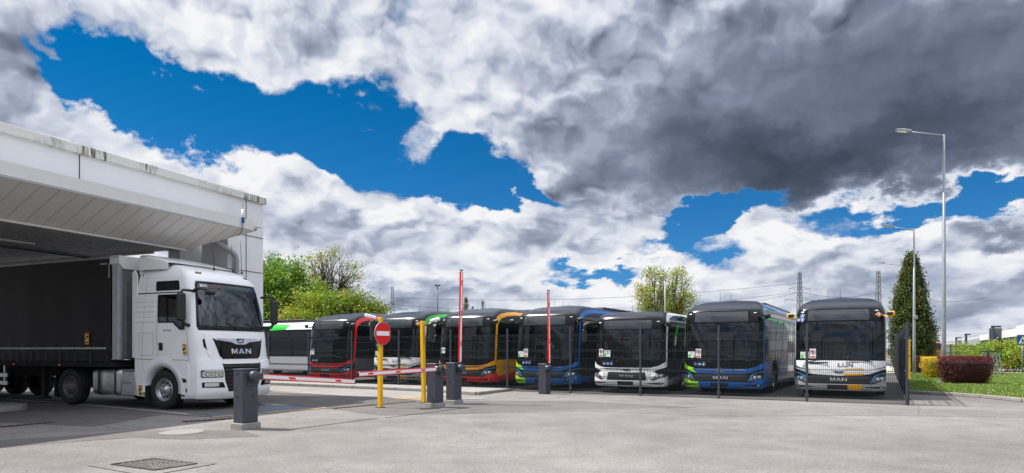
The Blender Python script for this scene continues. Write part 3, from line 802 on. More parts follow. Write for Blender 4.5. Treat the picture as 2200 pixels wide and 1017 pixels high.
    cb.tube([(-.45, 1.7, .6), (-.45, 1.7, 1.75), (-.35, 1.7, 1.85), (-.02, 1.7, 1.85), (.06, 1.7, 1.75), (.06, 1.7, .6)], .02, 8)
    cb.tube([(-.75, 2.6, .5), (-.75, 2.6, 2.5)], .018, 8); cb.tube([(-1.0, 1.1, .5), (-1.0, 1.1, 2.2)], .018, 8)
    cb.build('cab_partition', None, root)
    for x, y in ((-.95, 3.4), (-.5, 3.4), (.5, 3.6), (.95, 3.6)):
        p_ = MB(); p_.box((x, y, 1.15), (.42, .1, .8), None, .04); p_.build('passenger_seat', M['seat'], root)
    # --- destination display
    dp = MB(); dp.mat(M['display']); z0, z1 = (2.44, 2.77) if tall else (2.24, 2.53)
    S.emit(dp, [[(fx(x), z) for x, z in rrect(-.90, z0, .84, z1, .02)]], .004)
    dp.build('destination_display', None, root)
    for x in (-1.08, 1.06):
        ml = MB(); S.emit(ml, [[(fx(a), z) for a, z in rrect(x-.045, z1-.06, x+.045, z1-.035, .008)]], .006); ml.build('marker_light', M['sign_white'], root)
    # --- coloured band round the black mask
    Lc, Rc, Uc = lv['left'], lv['right'], lv['band']
    zt = 2.56+SH*.8
    def pillar(g, colr, arch, thick=.105):
        # strip on the corner, then sweeping up and back along the roof edge
        c_out, c_in = S.sc+.02, S.sc+.02-thick*1.25
        zo = ZT
        aout = [(c_out, 1.0), (c_out, zt-.1), (c_out+.02, zt+.08), (c_out+.10, zt+.20), (c_out+.45, zt+.34), (c_out+1.0, zt+.44), (c_out+1.7, zt+.49), (E, zt+.49)] if False else None
        low = [(c_in, .92), (c_in+.005, 1.15), (c_in, zt), (c_in+.01, zt+.14), (c_in+.07, zt+.26), (c_in+.30, zt+.38), (c_in+.75, zt+.47), (c_in+1.3, zt+.515), (E, zt+.515)]
        hi = [(E, zt+.37), (c_out+1.5, zt+.37), (c_out+.75, zt+.31), (c_out+.28, zt+.20), (c_out+.08, zt+.06), (c_out, zt-.08), (c_out, .97)]
        mb = MB(); mb.mat(M[colr])
        if arch == colr:
            S.emit(mb, [[(g*a, z) for a, z in low+hi]], .010, edge=.012)
        else:
            cut = zt+.02
            lo1 = [(c_in, .92), (c_in+.005, 1.15), (c_in, cut)]; S.emit(mb, [[(g*a, z) for a, z in lo1+[(c_out, cut), (c_out, .97)]]], .010, edge=.012)
            mb.mat(M[arch]); lo2 = [(c_in, cut)]+low[2:]; hi2 = hi[:-2]+[(c_out, cut)]
            S.emit(mb, [[(g*a, z) for a, z in lo2+hi2]], .010, edge=.012)
        return mb
    pillar(-1, Lc, lv.get('arch_left', Lc)).build('pillar_trim', None, root)
    pillar(1, Rc, lv.get('arch', Rc)).build('pillar_trim', None, root)
    # U band under the screen
    def X(pts): return [(fx(x) if abs(x) < 1.27 else (S.sc+(abs(x)-1.27))*(1 if x > 0 else -1), z) for x, z in pts]
    top = [(-1.27, 1.14), (-1.225, 1.06), (-1.10, .975), (-.86, .905), (-.5, .895), (.5, .895), (.86, .905), (1.10, .975), (1.225, 1.06), (1.27, 1.14)]
    bot = [(1.27, .93), (1.15, .87), (.92, .775), (.75, .745), (0, .735), (-.75, .745), (-.92, .775), (-1.15, .87), (-1.27, .93)]
    ub = MB()
    if lv.get('panel') == 'white':
        ub.mat(M['white_paint']); S.emit(ub, [X([(-1.27, 1.19), (1.27, 1.19), (1.27, .955), (1.15, .90), (.92, .80), (.75, .755), (0, .72), (-.75, .755), (-.92, .80), (-1.15, .90), (-1.27, .955)])], .010, edge=.012)
        ub.mat(M['yellow_paint']); S.emit(ub, [X([(.14, .785), (.15, .725), (.66, .742), (.68, .80)]), X([(.20, 1.188), (.20, 1.17), (.70, 1.17), (.70, 1.188)]), X([(.17, .935), (.17, .905), (.68, .925), (.68, .955)])], .014)
        ub.mat(M['sign_blue']); S.emit(ub, [X([(.20, 1.135), (.20, 1.115), (.56, 1.12), (.56, 1.135)])], .014)
        ub.mat(M['lettergrey']); S.emit(ub, [X(p) for p in letters('LIJN', -.02, .985, .125, .115, .014, .0)], .014)
        ub.mat(M['black_paint']); S.emit(ub, [X([(-1.27, 1.02), (-1.24, 1.005), (-1.0, .93), (-.8, .90), (.8, .90), (1.0, .93), (1.24, 1.005), (1.27, 1.02), (1.27, 1.005), (1.0, .915), (.8, .885), (-.8, .885), (-1.0, .915), (-1.27, 1.005)])], .014)
        ub.mat(M['grey_paint']); S.emit(ub, [X([(-.83, 1.06), (-.78, 1.11), (-.2, 1.14), (-.45, 1.10), (-.6, 1.06)])], .014)
    elif lv.get('vee'):
        ub.mat(M[Uc]); S.emit(ub, [X(top+bot)], .010, edge=.012)
        for g in (-1, 1): S.emit(ub, [X([(g*x, z) for x, z in ((.66, .76), (.92, .80), (1.05, .70), (.86, .46), (.72, .46))][::g])], .012, edge=.014)
    else:
        split = lv.get('split')
        if split:
            ub.mat(M[Lc]); S.emit(ub, [X([p for p in top if p[0] < -.8]+[(-.93, .905), (-.80, .748)]+[p for p in bot if p[0] < -.85])], .010, edge=.012)
            ub.mat(M[Uc]); S.emit(ub, [X([(-.93, .905)]+[p for p in top if p[0] > -.8]+[p for p in bot if p[0] > -.85][:-1]+[(-.80, .748)])], .010, edge=.012)
        else:
            ub.mat(M[Uc]); S.emit(ub, [X(top+bot)], .010, edge=.012)
    ub.build('front_band', None, root)
    # chrome strip with emblem
    ch = MB(); ch.mat(M['chrome'] if lv.get('panel') != 'white' else M['silver_paint'])
    S.emit(ch, [X([(-.82, .878), (-.78, .845), (-.15, .835), (-.09, .79), (.09, .79), (.15, .835), (.78, .845), (.82, .878), (.3, .872), (0, .868), (-.3, .872)])] if lv.get('panel') != 'white' else
           [X([(-.20, .865), (-.13, .83), (-.08, .79), (.08, .79), (.13, .83), (.20, .865)])], .018)
    ch.mat(M['black_paint']); S.emit(ch, [X([(-.10, .862), (-.085, .82), (-.04, .805), (0, .825), (.05, .80), (.075, .82), (.13, .862), (.10, .865), (.06, .838), (.02, .83), (-.03, .85), (-.05, .838), (-.07, .862)])], .022)
    ch.build('emblem', None, root)
    # grille
    gr = MB(); gr.mat(M['under']); S.emit(gr, [X([(-.80, .715), (.80, .715), (.90, .47), (-.90, .47)])], .006)
    for i in range(9):
        z = .49+i*.025
        gr.mat(M['plastic']); S.emit(gr, [X([(-.86, z), (.86, z), (.86, z+.008), (-.86, z+.008)])], .016, ds=.3)
    gr.build('grille', None, root)
    lt = MB(); S.emit(lt, [X(p) for p in letters('MAN', -.235, .555, .145, .085, .017)], .020, edge=.01); lt.build('maker_letters', M['chrome'], root)
    # bumper
    bc = lv['bumper']; bp = MB(); bp.mat(M[bc])
    yo = [(-1.27, .60), (-1.18, .575), (-.98, .475), (-.9, .462), (.9, .462), (.98, .475), (1.18, .575), (1.27, .60), (1.42, .64), (1.42, .27), (1.27, .27), (.7, .265), (-.7, .265), (-1.27, .27), (-1.42, .27), (-1.42, .64)]
    yo = [(-1.42, .64)]+yo[:-1]
    if lv.get('bumper_left'):
        S.emit(bp, [X([(-.72, .462)]+[p for p in yo if p[0] > -.7]+[(-.72, .265)])], .016, edge=.02)
        bp.mat(M[lv['bumper_left']]); S.emit(bp, [X([(-1.42, .64), (-1.27, .60), (-1.18, .575), (-.98, .475), (-.9, .462), (-.72, .462), (-.72, .265), (-1.27, .27), (-1.42, .27)])], .017, edge=.02)
    else: S.emit(bp, [X(yo)], .016, edge=.02)
    if lv.get('panel') == 'white':
        bp.mat(M['yellow_paint']); S.emit(bp, [X([(.28, .44), (.28, .30), (.62, .30), (.64, .455), (.10, .455), (.10, .44)])], .021)
    for g in (-1, 1):
        bp.mat(M['under']); S.emit(bp, [X([(g*x, z) for x, z in ((.72, .385), (1.06, .40), (1.23, .40), (1.24, .365), (1.05, .345), (.74, .365))][::g])], .020)
    bp.mat(M['under']); S.emit(bp, [X([(-.9, .31), (.9, .31), (.9, .298), (-.9, .298)])], .020)
    bp.build('bumper', None, root)
    np_ = MB(); S.emit(np_, [X([(-.32, .435), (.24, .435), (.24, .315), (-.32, .315)])], .030, edge=.02); np_.build('number_plate_holder', M['plastic'], root)
    # headlights, strips, fog lamps
    for g in (-1, 1):
        h = MB(); h.mat(M['lensdark']); S.emit(h, [X([(g*x, z) for x, z in ((1.27, .72), (1.05, .70), (.93, .61), (.84, .50), (1.0, .50), (1.18, .585), (1.27, .60))][::g])], .012)
        h.mat(M['lens'])
        for cx, cz, r in ((1.17, .635, .045), (1.055, .615, .045), (.955, .565, .028)): S.emit(h, [X(disc_poly(g*cx, cz, r, 14))], .020, ds=.03, dz=.03)
        ho = h.build('headlight', None, root)
        f = MB(); f.mat(M['plastic']); S.emit(f, [X(disc_poly(g*1.15, .375, .045, 16))], .022); f.mat(M['lens']); S.emit(f, [X(disc_poly(g*1.15, .375, .030, 16))], .026); f.build('fog_lamp', None, root)
        if lv.get('strips', True):
            st = MB(); S.emit(st, [X([(g*x, z) for x, z in ((1.27, .86), (1.08, .78), (.96, .71), (.84, .50), (.88, .50), (.995, .685), (1.09, .745), (1.27, .825))][::g])], .022, edge=.008); st.build('light_strip', M['cyan'], ho)
    # wipers
    for a, b_ in (((-.35, 1.13), (-.98, 1.12)), ((.25, 1.28), (.95, 1.14))):
        w = MB(); p = S.pos(fx(a[0]), a[1])+Vector((0, -.045, 0)); q = S.pos(fx(b_[0]), b_[1])+Vector((0, -.04, 0))
        w.bar(S.pos(fx(a[0]*1.0+.02), a[1]-.03)+Vector((0, -.01, 0)), p, .03); w.bar(p, q, .022)
        qq = S.pos(fx(b_[0]*.62), b_[1]+(.10 if a[0] < 0 else .17))+Vector((0, -.03, 0)); w.bar(q, S.pos(fx(a[0]*.2), a[1]+.05+(.12 if a[0] < 0 else .05))+Vector((0, -.03, 0)), .016); w.build('wiper', M['plastic'], root)
    # notices behind the glass
    for x0, x1, z0_, z1_, kind in lv.get('notices', ()):
        nn = MB(); nn.mat(M['paper']); y = .30
        c1, c2 = S.pos(fx(x0), z0_), S.pos(fx(x1), z0_)
        def q_(x, z, o=0): p = S.pos(fx(x), z); return Vector((p.x, p.y-.012-o, z))
        nn.quad(q_(x0, z0_), q_(x1, z0_), q_(x1, z1_), q_(x0, z1_))
        w_, h_ = x1-x0, z1_-z0_
        if kind == 'list':
            nn.mat(M['sign_green']); nn.add([q_(x0+.01, z0_+.02, .004), q_(x0+.35*w_, z0_+.02, .004), q_(x0+.35*w_, z0_+.09, .004), q_(x0+.01, z0_+.13, .004)], [(0, 1, 2, 3)])
            nn.mat(M['lettergrey'])
            for i in range(5): z = z1_-.03-i*.028; nn.quad(q_(x0+.03, z, .004), q_(x1-.03, z, .004), q_(x1-.03, z+.006, .004), q_(x0+.03, z+.006, .004))
        else:
            nn.mat(M['sign_red']); cx, cz = (x0+x1)/2, z0_+.64*h_; R_ = .40*w_; n = 18
            for i in range(n):
                a, b2 = 2*pi*i/n, 2*pi*(i+1)/n
                nn.add([q_(cx+R_*cos(a), cz+R_*sin(a), .004), q_(cx+R_*cos(b2), cz+R_*sin(b2), .004), q_(cx+R_*.78*cos(b2), cz+R_*.78*sin(b2), .004), q_(cx+R_*.78*cos(a), cz+R_*.78*sin(a), .004)], [(0, 1, 2, 3)])
            nn.quad(q_(x0+.12*w_, z0_+.08*h_, .004), q_(x1-.12*w_, z0_+.08*h_, .004), q_(x1-.12*w_, z0_+.22*h_, .004), q_(x0+.12*w_, z0_+.22*h_, .004))
            nn.mat(M['lettergrey']); nn.add([q_(cx+R_*.45*cos(j*pi/4), cz+R_*.5*sin(j*pi/4), .004) for j in range(8)], [tuple(range(8))])
        nn.build('window_notice', None, root, fixn=False)
    # pictograms (wheelchair, pram, passenger)
    def picto(cx, cz, r, kind):
        mb = MB(); mb.mat(M['sign_white']); S.emit(mb, [X(disc_poly(cx, cz, r*1.08, 20))], .008, ds=.03, dz=.03); mb.mat(M['sign_blue']); S.emit(mb, [X(disc_poly(cx, cz, r, 20))], .011, ds=.03, dz=.03)
        mb.mat(M['sign_white'])
        if kind == 0: P = [[(-.15, .65), (.05, .65), (.05, .15), (.35, .15), (.5, -.45), (.62, -.40), (.7, -.52), (.45, -.62), (.25, 0), (-.15, 0)], disc_poly(-.05, .72, .12, 8)]; P2 = [disc_poly(-.1, -.2, .42, 14), disc_poly(-.1, -.2, .28, 14)]; P = P+P2
        elif kind == 1: P = [[(-.6, .2), (-.2, .45), (-.1, .1), (.45, .1), (.6, .3), (.68, .22), (.45, -.25), (-.35, -.25)], disc_poly(-.3, -.48, .12, 8), disc_poly(.3, -.48, .12, 8)]
        else: P = [[(-.3, .35), (.3, .35), (.36, -.1), (.2, -.1), (.18, -.75), (-.18, -.75), (-.2, -.1), (-.36, -.1)], disc_poly(0, .58, .16, 10)]
        S.emit(mb, [X([(cx+a*r, cz+b*r) for a, b in p]) for p in P], .013, ds=.03, dz=.03)
        mb.build('pictogram', None, root)
    ps = lv.get('pictos')
    if ps == 'low':
        for i, x in enumerate((-.83, -.69, -.55)): picto(x, 1.045, .062, i)
    elif ps == 'top':
        picto(-1.06, 2.60, .062, 0); picto(-1.175, 2.475, .062, 1); picto(-1.055, 2.475, .062, 2)
    if lv.get('diamond'):
        mb = MB(); mb.mat(M['sign_white']); S.emit(mb, [X([(1.0, 2.60), (1.10, 2.52), (1.20, 2.60), (1.10, 2.68)])], .008, ds=.03); mb.mat(M['sign_orange']); S.emit(mb, [X([(1.008, 2.60), (1.10, 2.527), (1.192, 2.60), (1.10, 2.673)])], .011, ds=.03)
        mb.mat(M['sign_white']); S.emit(mb, [X([(1.09, 2.64), (1.12, 2.64), (1.12, 2.61), (1.11, 2.565), (1.09, 2.60)])], .013, ds=.03); mb.build('hazard_diamond', None, root)
    # mirrors
    mc = lv.get('mirror', 'plastic')
    for g in (-1, 1):
        a = MB(); zc = 2.60+SH
        a.mat(M[mc]); a.tube([(g*1.20, .42, zc-.02), (g*1.30, .34, zc-.07), (g*1.44, .24, zc-.07), (g*1.47, .22, zc+.05)], .022, 8)
        ar = a.build('mirror_arm', None, root)
        c = MB(); c.mat(M[mc if mc != 'plastic' else 'plastic']); c.box((g*1.42, .25, zc+.01), (.20, .09, .15), None, .03); c.mat(M['plastic']); c.box((g*1.39, .235, zc+.015), (.17, .10, .10), None, .02)
        c.build('mirror_head', None, ar)
    if lv.get('bigmirror'):
        c = MB(); c.tube([(-1.15, .40, 2.45), (-1.40, .20, 2.48), (-1.56, .10, 2.40), (-1.60, .10, 2.18)], [.04, .06, .09, .08], 10)
        c.box((-1.60, .11, 2.02), (.16, .22, .52), None, .06); c.build('mirror_arm', M['plastic'], root)
    # --- sides: windows, doors, skirts
    for g in (-1, 1):
        wd = 0
        ys = [(.60, 1.75), (1.80, 3.35), (3.40, 4.95), (5.0, 6.55), (6.60, 8.15), (8.20, 9.75), (9.8, 11.6)]
        for (a, b_) in ys:
            zlo = 1.22 if a > 1 else 1.35
            w = MB(); S.emit(w, [[(sy(t, g), z) for t, z in rrect(a, zlo, b_, 2.60+SH*.7, .06)][::g]], .006, edge=.004); w.build('side_window', M['tinted'], root)
        sk = MB(); sk.mat(M[lv['side']])
        bt = bottom(g, .30)
        S.emit(sk, [bt+[(g*E, 1.12), (sy(.50, g), 1.12 if lv.get('sidefull', True) else .9)]], .009, edge=.01)
        if lv.get('skirt'):
            sk.mat(M[lv['skirt']])
            up = [(g*E, .95), (sy(4, g), .90)]+[(sy(2.75+.63*cos(a), g), .50+.63*sin(a)) for a in [i*pi/12*.99 for i in range(0, 2)]]
            S.emit(sk, [[(sy(.46, g), .30), (sy(2.1, g), .30), (sy(2.13, g), .50), (sy(2.2, g), .62), (sy(.46, g), .46)], bottom(g, .30)[14:]+[(g*E, .62), (sy(3.30, g), .62), (sy(3.38, g), .5)]], .014, edge=.004)
        sk.build('side_skirt', None, root)
        if lv.get('swoosh') :
            for i, y in enumerate((3.0, 4.6, 6.2, 7.8, 9.4)):
                s2 = MB(); s2.mat(M['green_paint']); S.emit(s2, [[(sy(y, g), 2.0), (sy(y+.35, g), 2.05), (sy(y+.8, g), 2.60), (sy(y+.5, g), 2.60)]], .013)
                s2.mat(M['white_paint']); S.emit(s2, [[(sy(y-.1, g), 1.0), (sy(y+.1, g), 1.0), (sy(y+.35, g), 2.05), (sy(y+.1, g), 2.0)]], .013); s2.build('side_graphic', None, root)
        if lv.get('toproof'):
            s3 = MB(); s3.mat(M['white_paint']); S.emit(s3, [[(sy(6.0, g), 2.68), (sy(6.2, g), 3.0), (sy(.9, g), 3.0), (sy(.7, g), 2.68)]], .014)
            s3.mat(M['green_paint']); S.emit(s3, [[(sy(6.6, g), 3.0), (sy(4.7, g), 3.0), (sy(5.3, g), 2.68), (sy(6.6, g), 2.64)]], .015); s3.build('side_graphic', None, root)
        # arch surround lip and wheel
        for wy in wheels_y:
            lip = MB(); n = 16
            for i in range(n):
                a, b2 = pi*i/n, pi*(i+1)/n
                P_ = [(wy+r_*cos(t), .50+r_*sin(t), ) for r_, t in ((.60, a), (.66, a), (.66, b2), (.60, b2))]
                x = g*1.292
                lip.add([(x, p[0], p[1]) for p in P_], [(0, 1, 2, 3)]); lip.add([(x, P_[0][0], P_[0][1]), (x, P_[3][0], P_[3][1]), (g*1.0, P_[3][0], P_[3][1]), (g*1.0, P_[0][0], P_[0][1])], [(0, 1, 2, 3)])
            lip.build('wheel_arch', M[lv.get('arch_lip', 'plastic')], root)
            make_wheel(root, (g*1.12, wy, .48), g, .48, .28)
    ud = MB(); ud.box((0, 6.3, .42), (2.1, 11, .2)); ud.box((0, .9, .36), (2.0, .8, .16)); ud.build('underframe', M['under'], root)
    return root

paint('pale_grey_paint', (.52, .52, .54))
RZ = atan2(v1.y, v1.x)-pi/2
NOT1 = ((-1.10, -.86, 1.25, 1.46, 'list'), (-.83, -.64, 1.25, 1.55, 'ban'))
NOT2 = ((-1.06, -.90, 1.27, 1.55, 'ban'), (-.86, -.60, 1.27, 1.50, 'list'))
BUSES = [
 (-21.85, 21.95, dict(left='red_paint', right='red_paint', band='red_paint', bumper='red_paint', side='grey_paint', skirt='dark_red_paint', arch_lip='grey_paint', pictos='low', notices=((-1.10, -1.02, 1.25, 1.5, 'list'), (-1.0, -.78, 1.30, 1.55, 'list'))),
  'black bus with red frame, red bumper and red roof arch'),
 (-18.05, 22.0, dict(left='white_paint', right='white_paint', arch='green_paint', arch_left='white_paint', band='white_paint', panel='white', bumper='silver_paint', side='grey_paint', pictos='top', diamond=True, mirror='yellow_paint', notices=NOT1),
  'white front bus with green roof arch behind the yellow no entry sign post'),
 (-14.55, 21.95, dict(left='orange_paint', right='orange_paint', band='orange_paint', bumper='red_paint', side='orange_paint', skirt='red_paint', notices=((-1.10, -.86, 1.38, 1.60, 'list'),)),
  'black bus with orange frame and red bumper behind the raised boom'),
 (-11.05, 22.05, dict(left='lime_paint', right='blue_paint', band='blue_paint', split=True, bumper='blue_paint', bumper_left='lime_paint', side='black_paint', skirt='blue_paint', pictos='low', notices=NOT1),
  'blue and lime framed bus behind the farther raised boom'),
 (-7.77, 21.98, dict(left='white_paint', right='white_paint', band='white_paint', vee=True, tall=False, strips=False, bumper='white_paint', side='black_paint', skirt='silver_paint', arch_lip='silver_paint', pictos='low', notices=NOT2, bigmirror=True),
  'lower flat roofed bus with an all white front frame'),
 (-4.69, 22.4, dict(left='lime_paint', right='blue_paint', band='blue_paint', split=True, bumper='blue_paint', bumper_left='lime_paint', side='blue_paint', pictos='low', swoosh=True, notices=NOT1),
  'larger blue and lime bus with green streaked side, second from the right'),
 (-1.23, 22.9, dict(left='white_paint', right='white_paint', arch='green_paint', arch_left='green_paint', band='white_paint', panel='white', bumper='silver_paint', side='black_paint', pictos='top', diamond=True, mirror='yellow_paint', notices=NOT1),
  'rightmost bus, white front with yellow blocks, grey bumper, yellow mirrors')]
for (s_, t_, lv, lab), yw in zip(BUSES, (.5, -.4, .6, -.3, .35, -.45, 0)):
    p = Y(s_, t_); make_bus((p.x, p.y, 0), RZ+radians(yw), lv, lab)
# the bus standing side-on at the far left of the yard
c_ = Vector(((762-1100)/FP*36.5, 36.5, 0))+v1*1.275
make_bus((c_.x, c_.y, 0), atan2(-u1.y, -u1.x)-pi/2, dict(left='white_paint', right='white_paint', arch='white_paint', band='white_paint', bumper='silver_paint', side='pale_grey_paint', toproof=True, diamond=True, notices=()),
         'white bus standing side-on with a green roof flash, seen past the lorry')

# ------------------------------------------------------------------ lorry: tractor and curtain trailer
def make_tractor():
    p = Vector((-7.31, 17.61, 0))-e2*.24; rz = atan2(e2.y, e2.x)-pi/2
    root = empty('tractor_unit', p, rz, 'white high-roof lorry cab emerging from under the canopy', 'lorry')
    yf = [(.24, .16), (.32, .06), (.50, .0), (.95, .0), (1.25, .05), (1.80, .12), (2.0, .16), (2.6, .28), (3.20, .44), (3.36, .52), (3.51, .66), (3.63, .90), (3.73, 1.30), (3.79, 1.75)]
    wz = [(.24, 1.20), (.40, 1.25), (1.9, 1.25), (2.3, 1.235), (3.0, 1.17), (3.35, 1.12), (3.52, 1.05), (3.63, .96), (3.73, .84), (3.79, .66)]
    L = 2.42
    S = Shell(1.25, .50, 3.0, L, yf, wz); fx, sy, E = S.fx, S.sy, S.send
    ZT = 3.79
    def X(pts): return [(fx(x), z) for x, z in pts]
    arch = [(sy(1.42+.66*cos(a), -1), .52+.66*sin(a)) for a in [pi*i/16 for i in range(17)]]       # from rear (y big) to front
    def sideprof(g):
        # bottom edge front to back: bumper, arch, rear corner
        a = [(sy(1.42-.66*cos(t), g), .52+.66*sin(t)) for t in [pi*i/16 for i in range(17)]]
        return [(sy(.50, g), .30), (sy(.76, g), .34)]+a+[(sy(2.08, g), .86), (g*E, .86)]
    scr = [(-1.10, 2.03), (-1.13, 2.12), (-1.09, 3.18), (-1.04, 3.24), (1.04, 3.24), (1.09, 3.18), (1.13, 2.12), (1.10, 2.03)]
    win = {g: [(sy(t, g), z) for t, z in ((.50, 2.14), (.47, 2.30), (.58, 2.86), (.66, 2.93), (1.50, 2.93), (1.53, 2.90), (1.53, 2.25), (1.50, 2.20), (.95, 2.20), (.72, 2.02), (.52, 2.02))] for g in (-1, 1)}
    body = MB(); body.mat(M['truck_white'])
    outline = [(-E, ZT)]+sideprof(-1)[::-1]+[(0, .30)]+sideprof(1)+[(E, ZT)]
    S.emit(body, [outline, X(scr), win[-1], win[1]], 0.0)
    n0 = len(body.v)
    ring = [S.pos(-E, z) for z in (.86, 2.0, 3.0, 3.45, 3.65, ZT)]+[S.pos(E, z) for z in (ZT, 3.65, 3.45, 3.0, 2.0, .86)]
    for q in ring: body.v.append(q); body.nrm[len(body.v)-1] = Vector((0, 1, 0))
    body.face(list(range(n0, n0+len(ring))))
    qs = [-E, sy(1.5, -1), sy(.9, -1)]+[S.sc*i/14 for i in range(-14, 15)]+[sy(.9), sy(1.5), E]; cap = len(body.v)
    for q in qs: body.v.append(S.pos(q, ZT)); body.nrm[len(body.v)-1] = Vector((0, -.2, 1)).normalized()
    for q in qs: t = S.pos(q, ZT); body.v.append(Vector((t.x*.05, max(t.y, 1.9), ZT+.03))); body.nrm[len(body.v)-1] = Vector((0, -.1, 1)).normalized()
    for j in range(len(qs)-1): body.face((cap+j, cap+j+1, cap+len(qs)+j+1, cap+len(qs)+j), True)
    body.build('cab', None, root)
    # visor lip over the screen, roof lamps
    vz = MB(); S.emit(vz, [X([(-1.10, 3.25), (-1.06, 3.33), (1.06, 3.33), (1.10, 3.25)])], .045, edge=.05); vz.build('sun_visor', M['truck_white'], root)
    for x in (-.93, .93):
        m_ = MB(); m_.mat(M['plastic']); S.emit(m_, [X(rrect(x-.09, 3.47, x+.09, 3.515, .018))], .012, edge=.012); m_.mat(M['sign_orange']); S.emit(m_, [X(rrect(x-.06, 3.48, x+.06, 3.508, .01))], .018); m_.build('roof_marker_lamp', None, root)
    # glass
    gl = MB(); S.emit(gl, [X([(x*1.005, z) for x, z in scr])], -.004); gl.build('windscreen', M['screen'], root)
    fr = MB(); S.emit(fr, [X([(x*1.02, z+(.015 if z > 2.6 else -.02)) for x, z in scr]), X([(x*.975, z-(.02 if z > 2.6 else -.10)) for x, z in scr])], .006); fr.build('windscreen_seal', M['piano'], root)
    tb = MB(); S.emit(tb, [X([(-1.08, 3.10), (-1.07, 3.22), (1.07, 3.22), (1.08, 3.10)])], .003); tb.build('tinted_band', M['tealband'], root)
    for g in (-1, 1):
        w = MB(); S.emit(w, [win[g][::g]], -.004); w.build('side_window', M['screen_dark'], root)
        w = MB(); w.mat(M['piano']); S.emit(w, [[(sy(t, g), z) for t, z in ((1.13, 2.2), (1.20, 2.2), (1.20, 2.93), (1.13, 2.93))]], .004)
        S.emit(w, [win[g], [(q-(S.sc*0), z) for q, z in [(sy(t, g), z) for t, z in ((.60, 2.16), (.53, 2.31), (.62, 2.83), (.69, 2.89), (1.48, 2.89), (1.49, 2.87), (1.49, 2.28), (1.47, 2.24), (.93, 2.24), (.74, 2.10), (.62, 2.10))]]], .003); w.build('window_frame', None, root)
        w = MB(); S.emit(w, [[(sy(t, g), z) for t, z in rrect(.62, 3.03, 1.62, 3.28, .04)]], .006, edge=.006); w.build('upper_window', M['tinted'], root)
        w = MB(); S.emit(w, [[(sy(t, g), z) for t, z in ((.62, 2.965), (2.40, 2.965), (2.40, 2.99), (.62, 2.99))]], .004); w.build('gutter_strip', M['piano'], root)
        # door shut lines, hatch, ribs
        dl = MB(); dl.mat(M['gap'])
        def ln(pts, wd=.010, off=.003):
            for (a, b) in zip(pts, pts[1:]):
                d = Vector((b[0]-a[0], b[1]-a[1])); d.normalize(); n = Vector((-d.y, d.x))*wd/2
                S.emit(dl, [[(sy(a[0]+n.x, g), a[1]+n.y), (sy(b[0]+n.x, g), b[1]+n.y), (sy(b[0]-n.x, g), b[1]-n.y), (sy(a[0]-n.x, g), a[1]-n.y)]], off)
        ln([(.46, 2.0), (.47, 1.28), (.50, 1.2)]); ln([(1.55, 2.94), (1.56, 2.2), (1.585, 1.62), (1.56, 1.32), (1.56, 1.28)]); ln([(.50, 1.26), (2.05, 1.27), (2.42, 1.29)], .014); ln([(.56, 1.98), (.95, 2.16)], .006)
        ln([(1.72, 1.95), (2.25, 1.95), (2.25, 1.38), (1.72, 1.38), (1.72, 1.95)], .007)
        ln([(2.02, 3.5), (2.06, 2.9), (2.14, 1.3), (2.10, .9)], .006)
        dl.build('panel_gaps', None, root)
        for i in range(5):
            z = 2.24+i*.13; rb = MB(); S.emit(rb, [[(sy(t, g), zz) for t, zz in rrect(1.64, z, 2.40, z+.07, .03)]], .014, edge=.016)
            rb.build('side_rib', M['truck_white'], root)
        hd = MB(); hd.mat(M['plastic']); S.emit(hd, [[(sy(t, g), z) for t, z in rrect(1.37, 1.50, 1.52, 1.70, .03)]], .006, edge=.006); hd.mat(M['under']); S.emit(hd, [[(sy(t, g), z) for t, z in rrect(1.385, 1.52, 1.47, 1.66, .02)]], .008); hd.build('door_handle', None, root)
        # wheel arch flare
        fl = MB(); n = 20; fl.mat(M['truck_white'])
        for i in range(n):
            a, b = -.12+(pi+.24)*i/n, -.12+(pi+.24)*(i+1)/n
            P = []
            for r_, x in ((.60, 1.285), (.74, 1.285), (.84, 1.255)): P.append([Vector((g*x, 1.42+r_*cos(t), .50+r_*sin(t))) for t in (a, b)])
            for A, B in zip(P, P[1:]): fl.quad(A[0], B[0], B[1], A[1], True)
            fl.quad(P[0][0], P[0][1], Vector((g*.95, P[0][1].y, P[0][1].z)), Vector((g*.95, P[0][0].y, P[0][0].z)), True)
        fl.build('wheel_arch', None, root, doubles=True)
        # bodywork below the cab, behind and before the front wheel
        sk = MB(); sk.prism([(2.06, .30), (2.06, .88), (2.42, .88), (2.36, .33)], -.02, .02, Matrix.Translation((g*1.22, 0, 0)) @ Matrix.Rotation(radians(90), 4, 'Z'))
        sk.build('rear_fairing', M['truck_white'], root)
        fp = MB(); S.emit(fp, [[(sy(t, g), z) for t, z in ((.50, 1.25), (.50, .30), (.72, .30), (.73, .6), (.80, .86), (.95, 1.06), (1.15, 1.24))][::g]], .024, edge=.03); fp.build('step_panel', M['truck_white'], root)
        st = MB(); st.mat(M['plastic']); S.emit(st, [[(sy(t, g), z) for t, z in ((.56, .70), (.56, .78), (.74, .82), (.71, .70))][::g]], .028); st.build('step_recess', None, root); st = MB(); st.mat(M['grey_paint'])
        S.emit(st, [[(sy(t, g), z) for t, z in ((.60, .36), (.60, .40), (.72, .40), (.72, .36))][::g]], .04, edge=.04); st.build('entry_step', None, root); st = MB()
        st.mat(M['under']); S.emit(st, [[(sy(t, g), z) for t, z in ((.54, .46), (.54, .56), (.585, .56), (.585, .46))][::g]], .028)
        st.build('towing_cover', None, root)
